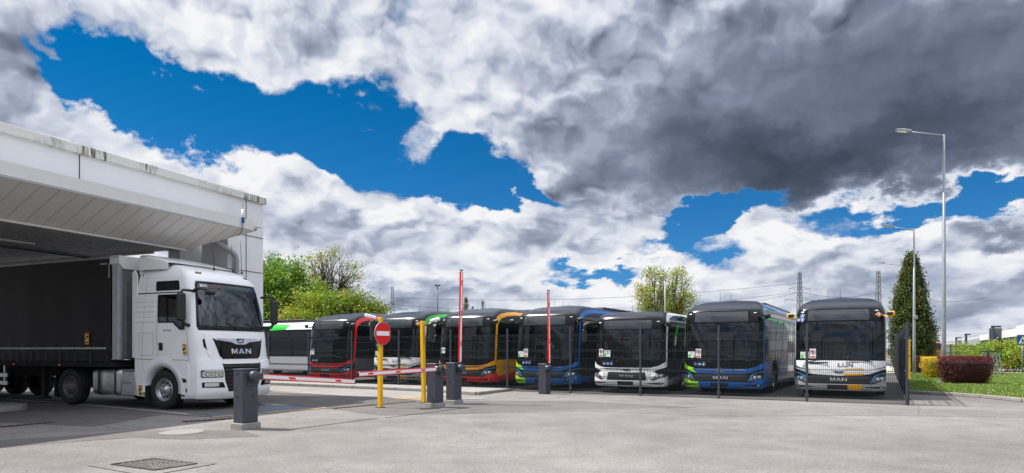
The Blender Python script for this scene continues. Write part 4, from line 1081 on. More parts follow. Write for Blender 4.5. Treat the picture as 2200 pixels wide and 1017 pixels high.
        # mirrors
        my = .55 if g < 0 else .26; ma = MB(); ma.tube([(g*1.12, .45, 2.98), (g*1.26, my-.05, 3.0), (g*1.40, my, 3.0), (g*1.44, my, 2.93)], [.035, .035, .03, .03], 10); mlow = MB(); mlow.tube([(g*1.20, .52, 2.12), (g*1.32, my, 2.15), (g*1.40, my, 2.24)], .045, 8)
        ar = ma.build('mirror_arm', M['plastic'], root); mlow.build('mirror_bracket', M['plastic'], root)
        c = MB(); c.box((g*1.44, my, 2.58), (.25, .14, .70), Matrix.Identity(4), .05); c.mat(M['plastic']); c.build('mirror_head', M['plastic'], ar)
        if g < 0: c = MB(); c.box((-1.04, .02, 2.95), (.26, .20, .15), Matrix.Identity(4), .06); c.tube([(-1.14, .46, 3.02), (-1.12, .25, 3.05), (-1.05, .05, 3.0)], .03, 8); c.build('kerb_mirror', M['plastic'], ar)
        # slots beside the badge panel
        sl_ = MB(); sl_.mat(M['piano']); S.emit(sl_, [X([(g*x, z) for x, z in ((1.02, 1.80), (1.07, 1.78), (1.06, 1.60), (.95, 1.46), (.90, 1.46), (.97, 1.58))][::g])], .006, edge=.004); sl_.build('air_slot', None, root)
        # headlight cluster
        hc = MB(); hc.mat(M['truck_white']); S.emit(hc, [X([(g*x, z) for x, z in ((.66, 1.19), (1.02, 1.27), (1.19, 1.24), (1.21, 1.0), (1.21, .32), (.60, .30), (.45, .33), (.52, .52), (.60, .72))][::g])], .045, edge=.05)
        hc.build('bumper_corner', None, root)
        h = MB(); h.mat(M['lensdark']); S.emit(h, [X([(g*x, z) for x, z in rrect(.66, .82, 1.16, 1.01, .03)])], .052); h.mat(M['lens'])
        S.emit(h, [X([(g*x, z) for x, z in rrect(.685, .845, 1.14, .975, .03)])], .056)
        h.mat(M['lensdark']); S.emit(h, [X([(g*x, z) for x, z in rrect(.86, .84, .875, .98, .004)])], .058)
        for cx, rr in ((1.04, .052), (.935, .045), (.775, .045)):
            h.mat(M['lensdark']); S.emit(h, [X([(g*(cx+rr*cos(t)), .908+rr*1.05*sin(t)) for t in [2*pi*i/14 for i in range(14)]])], .058, ds=.03, dz=.03)
            h.mat(M['lens']); S.emit(h, [X([(g*(cx+rr*.62*cos(t)), .908+rr*.65*sin(t)) for t in [2*pi*i/14 for i in range(14)]])], .060, ds=.03, dz=.03)
        h.mat(M['glow']); S.emit(h, [X([(g*x, z) for x, z in rrect(.68, .985, 1.10, 1.0, .006)])], .058)
        h.build('headlight', None, root)
        h = MB(); h.mat(M['piano']); S.emit(h, [X([(g*x, z) for x, z in ((.60, .56), (.66, .70), (1.14, .71), (1.14, .58))][::g])], .052); h.mat(M['lens']); S.emit(h, [X([(g*x, z) for x, z in rrect(.78, .60, 1.10, .69, .02)])], .058); h.build('fog_lamp', None, root)
    # front: badge panel, grille, bumper
    bp = MB(); bp.mat(M['truck_white']); S.emit(bp, [X([(-1.04, 1.92), (1.04, 1.92), (.98, 1.40), (.80, 1.20), (.55, 1.155), (-.55, 1.155), (-.80, 1.20), (-.98, 1.40)])], .020, edge=.025); bp.build('front_flap', None, root)
    pn = MB(); pn.mat(M['piano']); S.emit(pn, [X([(-.84, 1.80), (.84, 1.80), (.80, 1.70), (.69, 1.36), (.60, 1.28), (-.60, 1.28), (-.69, 1.36), (-.80, 1.70)])], .026)
    pn.build('badge_panel', None, root)
    cw = MB(); cw.mat(M['chrome']); S.emit(cw, [X([(-.83, 1.815), (.83, 1.815), (.76, 1.765), (.30, 1.71), (.15, 1.655), (-.15, 1.655), (-.30, 1.71), (-.76, 1.765)])], .036, edge=.01)
    cw.mat(M['piano']); S.emit(cw, [X([(-.13, 1.80), (.13, 1.80), (.09, 1.685), (-.09, 1.685)])], .040)
    cw.mat(M['chrome']); S.emit(cw, [X([(-.09, 1.70), (-.06, 1.71), (-.02, 1.73), (.03, 1.70), (.06, 1.71), (.05, 1.75), (.085, 1.775), (.06, 1.79), (.03, 1.765), (-.03, 1.77), (-.075, 1.745), (-.08, 1.72)])], .044)
    cw.build('emblem', None, root)
    lt = MB(); S.emit(lt, [X(p_) for p_ in letters('MAN', -.335, 1.41, .20, .135, .035)], .045, edge=.015); lt.build('maker_letters', M['chrome'], root)
    gr = MB(); gr.mat(M['under']); S.emit(gr, [X([(-.70, 1.17), (.70, 1.17), (.58, .42), (-.58, .42)])], .012)
    for i in range(7):
        z = .50+i*.095; gr.mat(M['plastic']); S.emit(gr, [X([(-.60-.012*i, z), (.60+.012*i, z), (.60+.012*i, z+.05), (-.60-.012*i, z+.05)])], .030, edge=.015)
    gr.build('grille', None, root)
    lb = MB(); lb.mat(M['truck_white']); S.emit(lb, [X([(-.55, .45), (.55, .45), (.62, .30), (-.62, .30)])], .050, edge=.05); lb.build('lower_bumper', None, root)
    ud = MB(); ud.mat(M['under']); S.emit(ud, [X([(-1.18, .31), (1.18, .31), (1.16, .25), (-1.16, .25)])], .0, edge=.02); ud.build('valance', None, root)
    pl = MB(); pl.mat(M['sign_white']); S.emit(pl, [X([(-.28, .80), (.28, .80), (.28, .69), (-.28, .69)])], .046, edge=.01); pl.mat(M['sign_blue']); S.emit(pl, [X([(-.28, .80), (-.23, .80), (-.23, .69), (-.28, .69)])], .049)
    pl.mat(M['piano'])
    vs, fs = text_shape('WGM', .11); pp = S.pos(-.12, .71)
    pl.build('number_plate', None, root)
    def text_part(body_, size, q, z, off, m_, al='LEFT', nm='lettering', ang=0, bold=False):
        vs, fs = text_shape(body_, size, al, bold); mb = MB()
        b = len(mb.v)
        for v in vs:
            qq = q+v.x if q > -S.sc else q+v.x; zz = z+v.y
            mb.v.append(S.pos(qq, zz)+S.nor(qq, zz)*off); mb.nrm[len(mb.v)-1] = S.nor(qq, zz)
        for f in fs: mb.face(f)
        return mb.build(nm, m_, root)
    text_part('WGM', .115, fx(-.20), .705, .052, M['piano'], nm='plate_lettering')
    text_part('MAN', .095, fx(-1.0), 3.12, .008, M['sign_white'], nm='screen_lettering', bold=True); text_part('| TopUsed', .085, fx(-.76), 3.122, .008, M['sign_redpale'], nm='screen_lettering')
    text_part('TGX 18.460', .060, sy(1.33, -1), 1.99, .004, M['piano'], nm='door_lettering', bold=True)
    # wipers
    for a, b in (((-.80, 2.07), (-.05, 2.13)), ((-.10, 2.07), (.62, 2.13)), ((.45, 2.07), (1.0, 2.10))):
        w = MB(); w.bar(S.pos(fx(a[0]), a[1])+Vector((0, -.03, 0)), S.pos(fx(b[0]), b[1])+Vector((0, -.035, 0)), .025); w.bar(S.pos(fx(b[0]), b[1]-.02)+Vector((0, -.03, 0)), S.pos(fx(b[0]-.30), b[1]+.09)+Vector((0, -.03, 0)), .016); w.build('wiper', M['plastic'], root)
    # cab inside
    it = MB(); it.mat(M['plastic']); it.box((0, .62, 1.93), (2.2, .5, .26), None, .08); it.box((.45, .70, 2.10), (.5, .35, .2), None, .06); it.build('dashboard', None, root)
    it = MB(); it.mat(M['cabin']); it.quad((-1.15, 2.3, 1.2), (1.15, 2.3, 1.2), (1.1, 2.3, 3.5), (-1.1, 2.3, 3.5)); it.quad((-1.15, .5, 1.3), (1.15, .5, 1.3), (1.15, 2.3, 1.3), (-1.15, 2.3, 1.3)); it.build('cabin_lining', None, root)
    for x in (-.62, .62):
        se = MB(); se.mat(M['seatgrey']); se.box((x, 1.5, 2.3), (.52, .16, .85), None, .07); se.box((x, 1.46, 2.82), (.30, .13, .24), None, .05); se.box((x, 1.2, 1.85), (.52, .55, .16), None, .05); se.build('cab_seat', None, root)
    sw = MB(); Tm = Matrix.Translation((.62, .98, 2.20)) @ Matrix.Rotation(radians(-50), 4, 'X'); sw.tube([Tm @ Vector((.24*cos(2*pi*i/20), .24*sin(2*pi*i/20), 0)) for i in range(21)], .018, 6, False); sw.bar((.62, .98, 2.2), Tm @ Vector((.2, 0, 0)), .03); sw.bar((.62, .98, 2.2), Tm @ Vector((-.2, 0, 0)), .03); sw.build('steering_wheel', M['plastic'], root)
    nb = MB(); nb.mat(M['sign_blue']); nb.quad((.78, .33, 2.15), (.83, .33, 2.15), (.83, .34, 2.21), (.78, .34, 2.21)); nb.mat(M['paper']); nb.quad((.83, .33, 2.15), (1.02, .37, 2.15), (1.02, .38, 2.21), (.83, .34, 2.21)); nb.build('name_plate', None, root)
    # roof spoiler
    rsp = MB(); rsp.mat(M['truck_white']); n = 12
    for xa, xb in ((-1.12, 1.12),):
        ring0, ring1 = [], []
        prof = [(1.45, 3.78), (1.6, 3.83), (1.85, 3.88), (2.15, 3.93), (2.42, 3.96)]
        W_ = [(-1.05, 0), (-1.0, .05), (-.8, .075), (0, .10), (.8, .075), (1.0, .05), (1.05, 0)]
        g_ = [[Vector((x*(1+.06*(i/4)), y, z+h*(.2+i*.25)-.02)) for x, h in W_] for i, (y, z) in enumerate(prof)]
        for A, B in zip(g_, g_[1:]):
            for j in range(len(W_)-1): rsp.quad(A[j], A[j+1], B[j+1], B[j], True)
        last = g_[-1]; rsp.add([v for v in last]+[Vector((1.11, 2.42, 3.5)), Vector((-1.11, 2.42, 3.5))], [tuple(range(len(last)+2))])
        for s_ in (0, -1):
            for A, B in zip(g_, g_[1:]): rsp.quad(A[s_], B[s_], Vector((B[s_].x, B[s_].y, 3.6)), Vector((A[s_].x, A[s_].y, 3.6)))
    rsp.build('roof_spoiler', None, root, doubles=True)
    for x, y, h in ((-.10, .90, .62), (.55, .85, .75), (.95, .9, .95)):
        an = MB(); an.lathe([(.03, 0), (.03, .03), (.008, .09)], 8, (x*.92, y, 3.64), 'z'); an.tube([(x*.92, y, 3.66), (x*.92-.02, y+.03, 3.64+h)], .007, 5); an.build('antenna', M['plastic'], root)
    # side air deflectors behind the cab
    for g in (-1, 1):
        d_ = MB(); d_.mat(M['truck_white']); d_.prism([(2.42, 1.3), (2.42, 3.45), (2.50, 3.60), (2.60, 3.55), (2.60, 1.32)], -.015, .015, Matrix.Translation((g*1.17, 0, 0)) @ Matrix.Rotation(radians(90), 4, 'Z')); d_.build('side_deflector', None, root)
    # chassis, tank, battery box, wheels
    cs = MB(); cs.box((-.42, 3.6, .80), (.10, 5.6, .28)); cs.box((.42, 3.6, .80), (.10, 5.6, .28)); cs.box((0, 1.0, .60), (1.7, 1.6, .5)); cs.box((0, 3.0, .7), (.9, .3, .3)); cs.box((0, 5.0, .55), (2.0, .16, .16)); cs.box((0, 4.9, 1.05), (.95, 1.0, .12), None, .04)
    cs.build('chassis', M['under'], root)
    tk = MB(); tk.mat(M['alu'])
    sec = rrect(-.33, .32, .30, 1.0, .12, 5); tk.prism(sec, 2.98, 4.05, Matrix.Translation((-.90, 0, 0)), True); tko = tk.build('fuel_tank', None, root, bevel=.0)
    st = MB()
    for y in (3.18, 3.82):
        st.prism([(x*1.03, (z-.66)*1.03+.66) for x, z in sec], y-.035, y+.035, Matrix.Translation((-.90, 0, 0)), True)
    st.build('tank_strap', M['plastic'], root)
    bb = MB(); bb.mat(M['alu']); bb.box((-1.05, 2.70, .64), (.36, .52, .66), None, .03); bb.mat(M['silver_paint']); bb.box((-1.235, 2.70, .60), (.012, .42, .36), None, .005); bb.build('battery_box', None, root)
    lt = MB()
    for poly in LET['M']: lt.add([(-1.244, 2.86-.075*a, .62+.065*b) for a, b in poly], [tuple(range(len(poly)))])
    lt.add([(-1.244, 2.76-.02*a, .62+.065*b) for a, b in LET['I'][0]], [tuple(range(4))]) if False else None
    A_ = [(0, 0), (.34, 1), (.66, 1), (1, 0), (.76, 0), (.5, .75), (.24, 0)]
    lt.add([(-1.244, 2.76-.075*a, .62+.065*b) for a, b in A_], [tuple(range(len(A_)))]); lt.add([(-1.244, 2.66-.075*a, .62+.065*b) for a, b in LET['N'][0]], [tuple(range(len(LET['N'][0])))])
    lt.build('box_lettering', M['grey_paint'], root)
    for wy, dbl, st_ in ((1.42, False, 0.0), (5.05, True, 0)):
        for g in (-1, 1):
            if dbl:
                w = make_wheel(root, (g*1.06, wy, .50), g, .50, .30, 0, 'rimdark', 10, False)
                mg = MB(); n = 14
                for i in range(n):
                    a, b = pi*.02+pi*.96*i/n, pi*.02+pi*.96*(i+1)/n
                    P = [Vector((x, wy+.60*cos(t), .52+.62*sin(t))) for x, t in ((g*1.24, a), (g*1.24, b), (g*.62, b), (g*.62, a))]; mg.quad(*P, True)
                mg.box((g*.93, wy+.60, .40), (.60, .02, .40)); mg.box((g*.93, wy-.60, .62), (.60, .02, .30)); mg.build('mudguard', M['plastic'], root)
            else:
                make_wheel(root, (g*1.08, wy, .50), g, .50, .30, 0, 'rimtruck', 10, True)
                mf = MB(); mf.box((g*1.05, 2.02, .40), (.45, .02, .42)); mf.build('mud_flap', M['rubber'], root)
    # warning stickers on door and fairing
    for q, z, h in ((sy(.62, -1), 1.40, .26), (sy(2.22, -1), .36, .24)):
        stk = MB(); w_ = .135
        def o(a, b): return [(q+a*w_, z+b*h)]
        def pol(pts, off): S.emit(stk, [[(q+a*w_, z+b*h) for a, b in pts]], off, ds=.2)
        off = .05 if z < 1 else .030
        stk.mat(M['sign_white']); pol([(-.06, -.04), (1.06, -.04), (1.06, 1.04), (-.06, 1.04)], off); stk.mat(M['sign_yellow']); pol([(0, 0), (1, 0), (1, .86), (0, .86)], off+.003)
        stk.mat(M['sign_red']); pol([(0, .86), (1, .86), (1, 1), (0, 1)], off+.003); stk.mat(M['piano']); pol([(.1, .34), (.5, .42), (.9, .72), (.8, .80), (.3, .62), (.05, .58)], off+.006); pol([(.15, .10), (.85, .10), (.85, .22), (.15, .22)], off+.006)
        stk.build('warning_sticker', None, root)
    return root
M['tealband'] = mat('teal_tint', (.004, .035, .038), rough=.06, coat=.5)
M['screen_dark'] = glass_mat('cab_side_glass', (.22, .25, .25), .8)
M['gap'] = mat('shut_line', (.09, .09, .095), rough=.8)
M['glow'] = mat('clear_lens', (.8, .8, .8), rough=.1)
M['sign_redpale'] = mat('lettering_red', (.42, .10, .09), rough=.5)
M['cabin'] = mat('cab_lining', (.09, .09, .095), rough=.9)
M['seatgrey'] = mat('seat_grey', (.16, .16, .17), rough=.9)
M['rimtruck'] = mat('alloy_rim', (.50, .50, .51), rough=.28, metal=.85, noise=.1)
M['rimdark'] = mat('dusty_rim', (.16, .15, .14), rough=.6, metal=.3, noise=.25, nscale=10)
M['stripe'] = mat('reflective_tape', (.42, .43, .44), rough=.5)
M['frontwall'] = mat('trailer_alu', (.30, .31, .33), rough=.45, metal=.5, noise=.18, nscale=4)
tractor = make_tractor()
def make_trailer():
    root = empty('trailer', Vector((-7.31, 17.61, 0))+e2*2.72, atan2(e2.y, e2.x)-pi/2, 'dark grey curtain-sided trailer standing under the canopy', 'trailer')
    Lt, x0 = 13.6, 1.275
    # curtain with slight sag between the roof rail and the buckles
    for g in (-1, 1):
        cu = MB(); ny, nz = 136, 10
        def P(i, j):
            y = .30+(Lt-.4)*i/ny; z = 1.22+(3.93-1.22)*j/nz; t = j/nz
            bulge = .018*sin(pi*t)*(1+.5*sin(y*2.1)+.3*sin(y*5.3+1))
            low = max(0, 1-t*5); bulge += low*.02*sin(y*2*pi/.62)
            return Vector((g*(x0+bulge), y, z-low*.02*abs(sin(y*pi/.62))))
        for i in range(ny):
            for j in range(nz): cu.quad(P(i, j), P(i+1, j), P(i+1, j+1), P(i, j+1), True)
        co = cu.build('curtain', M['tarp'], root, doubles=True)
        if g < 0:
            sp = MB()
            for i in range(96):
                y = .55+i*.14; sp.box((g*(x0+.022), y, 1.56), (.008, .12, .05))
            sp.build('reflective_stripe', M['stripe'], root)
            sp = MB()
            for i in range(7): sp.box((g*(x0+.03), .36, 3.45+i*.055), (.006, .05, .035))
            for i in range(5): sp.box((g*(x0+.03), .46+i*.055, 3.80), (.006, .035, .045))
            sp.build('corner_marking', M['stripe'], root)
        for i in range(22):
            y = .45+i*.62; b = MB(); b.box((g*(x0+.03), y, 1.34), (.02, .035, .26)); b.box((g*(x0+.045), y, 1.22), (.03, .05, .09), None, .01); b.build('buckle', M['plastic'], root)
    rf = MB(); rf.mat(M['frontwall']); rf.box((0, Lt/2, 3.965), (2.60, Lt, .07), None, .02); rf.build('roof', None, root)
    fw = MB(); fw.mat(M['frontwall']); fw.box((0, .10, 2.62), (2.50, .10, 2.70), None, .01)
    for i in range(8): fw.box((-1.05+i*.3, .035, 2.6), (.05, .04, 2.5))
    fw.mat(M['frontpost']); fw.box((-1.22, .16, 2.62), (.12, .26, 2.74), None, .02); fw.box((1.22, .16, 2.62), (.12, .26, 2.74), None, .02)
    fw.mat(M['truck_white']); fw.prism([(-1.30, 3.80), (-1.16, 3.66), (1.16, 3.66), (1.30, 3.80), (1.30, 4.0), (-1.30, 4.0)], -.02, .34)
    fw.build('front_wall', None, root)
    fl = MB(); fl.mat(M['under']); fl.box((0, Lt/2+.1, 1.13), (2.52, Lt-.2, .14)); fl.box((-.5, Lt/2, .92), (.14, Lt-1.4, .34)); fl.box((.5, Lt/2, .92), (.14, Lt-1.4, .34)); fl.build('floor_frame', None, root)
    rw = MB(); rw.box((0, Lt-.05, 2.6), (2.5, .06, 2.7)); rw.build('rear_doors', M['frontwall'], root)
    for g in (-1, 1):
        sg = MB(); sg.box((g*1.2, 6.6, .78), (.04, 3.6, .12), None, .01); sg.box((g*1.2, 6.6, .55), (.04, 3.6, .12), None, .01)
        for y in (5.0, 6.6, 8.2): sg.box((g*1.15, y, .78), (.06, .06, .60))
        sg.build('side_guard', M['alu'], root)
        lg = MB(); lg.box((g*.9, 3.6, .62), (.12, .14, .95)); lg.box((g*.9, 3.6, .14), (.22, .26, .05), None, .01); lg.build('landing_leg', M['under'], root)
        for wy in (7.0, 8.31, 9.62):
            make_wheel(root, (g*1.10, wy, .50), g, .50, .34, 0, 'rimdark', 10, False)
    for y in (2.4, 4.4, 6.4):
        m_ = MB(); m_.box((-1.27, y, 1.10), (.02, .09, .05), None, .01); m_.build('side_marker_lamp', M['sign_orange'], root)
    s = MB(); x = -(x0+.045); y0, z0 = 1.12, 1.66
    def pol(pts, o): s.add([(x-o, y0+a*.17, z0+b*.32) for a, b in pts], [tuple(range(len(pts)))])
    s.mat(M['sign_red']); pol([(0, 0), (1, 0), (1, 1), (0, 1)], 0); s.mat(M['sign_yellow']); pol([(.08, .05), (.92, .05), (.92, .86), (.08, .86)], .003); s.mat(M['piano']); pol([(.1, .62), (.5, .55), (.9, .35), (.85, .50), (.5, .75), (.15, .78)], .006); pol([(.2, .12), (.8, .12), (.8, .24), (.2, .24)], .006)
    s.build('warning_sticker', None, root)
    su = MB()
    for x_ in (-.2, .1): su.tube([(x_, -.25, 1.1), (x_, -.18, 1.5), (x_, -.05, 1.7), (x_+.05, .05, 1.72)], .02, 6)
    su.build('air_hose', M['plastic'], root)
M['frontpost'] = mat('front_post_alu', (.42, .43, .45), rough=.45, metal=.2, noise=.14, nscale=5)
make_trailer()

# ------------------------------------------------------------------ gate canopy
def stained(name, col):
    """white coping with dark algae runs in a few places"""
    m = mat(name, col, rough=.55, noise=.04); nt = m.node_tree; N, L = nt.nodes, nt.links; b = N['Principled BSDF']
    tc = N.new('ShaderNodeTexCoord'); mp = N.new('ShaderNodeMapping'); mp.inputs[3].default_value = (14, 14, 1.2); L.new(tc.outputs['Object'], mp.inputs[0])
    n = N.new('ShaderNodeTexNoise'); n.inputs['Scale'].default_value = 1.0; n.inputs['Detail'].default_value = 4; L.new(mp.outputs[0], n.inputs['Vector'])
    n2 = N.new('ShaderNodeTexNoise'); n2.inputs['Scale'].default_value = .75; n2.inputs['Detail'].default_value = 2; L.new(tc.outputs['Object'], n2.inputs['Vector'])
    r = N.new('ShaderNodeMapRange'); r.inputs[1].default_value = .42; r.inputs[2].default_value = .60; L.new(n.outputs[0], r.inputs[0])
    r2 = N.new('ShaderNodeMapRange'); r2.inputs[1].default_value = .50; r2.inputs[2].default_value = .60; L.new(n2.outputs[0], r2.inputs[0])
    mm = N.new('ShaderNodeMath'); mm.operation = 'MULTIPLY'; L.new(r.outputs[0], mm.inputs[0]); L.new(r2.outputs[0], mm.inputs[1])
    x = N.new('ShaderNodeMix'); x.data_type = 'RGBA'; L.new(mm.outputs[0], x.inputs[0]); x.inputs[6].default_value = (*col, 1); x.inputs[7].default_value = (.10, .095, .06, 1); L.new(x.outputs[2], b.inputs['Base Color'])
    return m
M['coping'] = stained('stained_coping', (.66, .65, .62)); M['panel'] = mat('white_panel', (.76, .77, .78), rough=.38, noise=.035, nscale=1.2)
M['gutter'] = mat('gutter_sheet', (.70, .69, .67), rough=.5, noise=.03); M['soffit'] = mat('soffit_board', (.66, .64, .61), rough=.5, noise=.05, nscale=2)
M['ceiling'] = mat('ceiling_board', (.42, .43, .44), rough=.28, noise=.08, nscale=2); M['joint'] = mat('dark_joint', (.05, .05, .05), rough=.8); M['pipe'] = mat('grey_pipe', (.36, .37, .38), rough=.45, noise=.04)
def make_canopy():
    C = Vector((-8.25, 22.1, 0)); ang = atan2(e1.y, e1.x)
    root = empty('gate_canopy', C, ang, 'white flat-roofed gate canopy with sloping boarded soffit', 'canopy')
    # local frame: x runs along the canopy (negative towards the camera side), y runs back over the lorry lane
    LEN, DEP = 24.0, 13.0; TOP = 6.55
    mb = MB(); mb.box((-LEN/2-.75, DEP/2, (TOP-.22+5.62)/2), (LEN-1.5, DEP, TOP-.22-5.62)); mb.build('fascia', M['panel'], root)
    mb = MB(); mb.box((-1.54/2, .55, 5.52/2), (1.5, 1.1, 5.52)); mb.box((-.74/2-.02, .55, (5.55+TOP-.22)/2), (.72, 1.1, TOP-.22-5.55)); mb.box((-1.14, .55, (5.55+TOP-.22)/2), (.74, 1.1, TOP-.22-5.55)); mb.build('end_pier', M['panel'], root)
    mb = MB(); mb.box((-1.6, 1.5, 4.9/2), (1.2, .5, 4.9)); mb.build('pier_return', M['panel'], root)
    mb = MB()
    xs = [0.04, -.75-.02, -8.6, -16.6, -LEN]
    for a, b in zip([.04, -1.35, -9.1, -16.9], [-1.362, -9.112, -16.912, -LEN]): mb.box(((a+b)/2, -.02, TOP-.11), (a-b, .14, .22), None, .01)
    mb.box((-LEN/2, DEP, TOP-.11), (LEN, .14, .22)); mb.box((.0, DEP/2, TOP-.11), (.14, DEP-.2, .22)); mb.box((-LEN, DEP/2, TOP-.11), (.14, DEP-.2, .22)); mb.build('coping', M['coping'], root)
    for x_, w_ in ((-.77, .022), (-6.2, .02), (-13.5, .02)): mb = MB(); mb.box((x_, -.003, 6.0), (w_, .02, .66)); mb.build('panel_joint', M['joint'], root)
    mb = MB()
    for z in (5.20, 4.05, 2.0): mb.box((-.77, -.004, z), (1.50, .02, .018))
    mb.box((-.77, -.003, 3.0), (.018, .02, 4.9)); mb.build('pier_joint', M['joint'], root)
    # gutter ledge and inclined soffit, mitred at the end
    og, iz, oz = -1.30, 4.42, 5.05; a = 1.30; xe = -1.80; xi = xe-a
    gt = MB(); gt.mat(M['gutter']); gt.box((-(LEN-xe)/2+xe/2*0+xe*0.5, og+.06, 5.45), (LEN+xe, .12, .34)) if False else None
    gt.box(((xe-LEN)/2, og+.12, oz+.195), (LEN+xe, .26, .29)); gt.box((xe-.06+.002, (DEP+og)/2, oz+.195), (.14, DEP-og-.02, .286)); gt.build('gutter', None, root)
    g2 = MB(); g2.box(((xe-LEN)/2, og+.03, oz+.025), (LEN+xe+.03, .10, .05)); g2.box((xe-.03, (DEP+og)/2+.04, oz+.025), (.10, DEP-og-.1, .046)); g2.build('gutter_trim', M['pipe'], root)
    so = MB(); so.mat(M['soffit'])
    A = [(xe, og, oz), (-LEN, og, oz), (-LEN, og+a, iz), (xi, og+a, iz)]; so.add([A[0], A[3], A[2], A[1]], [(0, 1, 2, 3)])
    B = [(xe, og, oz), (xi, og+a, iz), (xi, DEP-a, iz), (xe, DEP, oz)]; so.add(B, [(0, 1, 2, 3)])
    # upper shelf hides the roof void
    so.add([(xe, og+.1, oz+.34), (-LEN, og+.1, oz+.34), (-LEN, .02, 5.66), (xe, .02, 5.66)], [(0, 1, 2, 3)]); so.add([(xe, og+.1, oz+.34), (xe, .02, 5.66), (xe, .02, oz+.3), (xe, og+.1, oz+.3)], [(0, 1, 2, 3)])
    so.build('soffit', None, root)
    sj = MB(); nrm = Vector((0, -(oz-iz), -a)).normalized()
    x = xe-.1
    while x > -LEN+.2:
        x -= .40; t0 = 0.0; x2 = x
        p = Vector((x, og, oz))+nrm*.004; q = Vector((x, og+a, iz))+nrm*.004
        if x > xi:
            f = (xe-x)/a; q = Vector((x, og+a*f, oz+(iz-oz)*f))+nrm*.004
        sj.bar(p, q, .010, .008, nrm)
    for y in [og+.4+.4*i for i in range(31)]:
        f = min(1, (y-og)/a); n2 = Vector(((oz-iz), 0, -a)).normalized(); sj.bar(Vector((xe, y, oz))+n2*.004, Vector((xe-a*f, y, oz+(iz-oz)*f))+n2*.004, .010, .008, n2)
    sj.build('soffit_joint', M['joint2'], root)
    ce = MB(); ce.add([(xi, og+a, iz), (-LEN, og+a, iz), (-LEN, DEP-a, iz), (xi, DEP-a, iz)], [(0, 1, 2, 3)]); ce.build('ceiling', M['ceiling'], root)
    tr = MB(); tr.box(((xi-LEN)/2, og+a-.02, iz-.02), (LEN+xi, .06, .05)); tr.box((xi+.02, DEP/2, iz-.02), (.06, DEP-2*a, .046))
    tr.build('ceiling_trim', M['gutter'], root)
    cj = MB(); y = og+a+.2
    while y < DEP-a: cj.box(((xi-LEN)/2, y, iz-.004), (LEN+xi-.1, .012, .008)); y += .22
    cj.build('ceiling_joint', M['joint'], root)
    for x_, y_ in ((-6.0, 2.8), (-6.0, 5.4), (-11.5, 2.8), (-11.5, 5.4), (-17, 2.8)):
        l = MB(); l.box((x_, y_, iz-.03), (.9, .16, .045), None, .01); l.build('strip_lamp', M['gutter'], root)
    tk = MB(); tk.box((-10, 4.1, iz-.03), (14, .06, .04)); tk.build('cable_tray', M['joint'], root)
    # far supports of the canopy
    for x_ in (-4.5, -12.5):
        c_ = MB(); c_.box((x_, DEP-3.0, iz/2), (.4, .4, iz)); c_.build('column', M['panel'], root)
    # drain pipe
    pp = MB(); pp.tube([(-2.25, -.10, 4.86), (-2.05, -.12, 4.76), (-1.48, -.14, 4.54), (-1.36, -.14, 4.47), (-1.31, -.14, 4.34), (-1.30, -.14, 0)], .085, 12); pp.build('drain_pipe', M['pipe'], root)
    bx = MB(); bx.tube([(xe-.02, og+.1, oz+.12), (xe+.20, og+.1, oz+.12)], .06, 10); bx.build('gutter_outlet', M['pipe'], root)
M['joint2'] = mat('soffit_joint', (.44, .43, .41), rough=.8)
make_canopy()
# small radio aerial on the gutter
ar = empty('aerial', Vector((-8.25, 22.1, 0))+e1*-2.25+e2*-1.33+Vector((0, 0, -.22)), 0, 'thin white whip aerial fixed to the canopy gutter near its corner', 'aerial')
a = MB(); a.tube([(0, 0, 5.62), (0, 0, 5.85)], .035, 8); a.build('housing', M['sign_white'], ar)
a = MB(); a.tube([(0, 0, 5.85), (0, 0, 6.28)], .008, 5); a.build('whip', M['steel'], ar)
a = MB(); a.box((0, .03, 5.55), (.06, .1, .16)); a.build('bracket', M['sign_blue'], ar)
a = MB(); a.tube([(0, -.04, 5.5), (.02, -.06, 5.3), (-.02, -.05, 5.16), (-.14, 0, 5.10), (-.2, .05, 5.12)], .012, 5); a.build('cable', M['joint'], ar)
# kerbed island under the canopy, left edge
isl = MB(); c = G(-35, 882); isl.slab([(c.x+.95*cos(t*pi/12)*1.0, c.y+.75*sin(t*pi/12)) for t in range(24)], 0, .13); o = isl.build('kerb_island', M['kerb']); o['kind'] = 'structure'

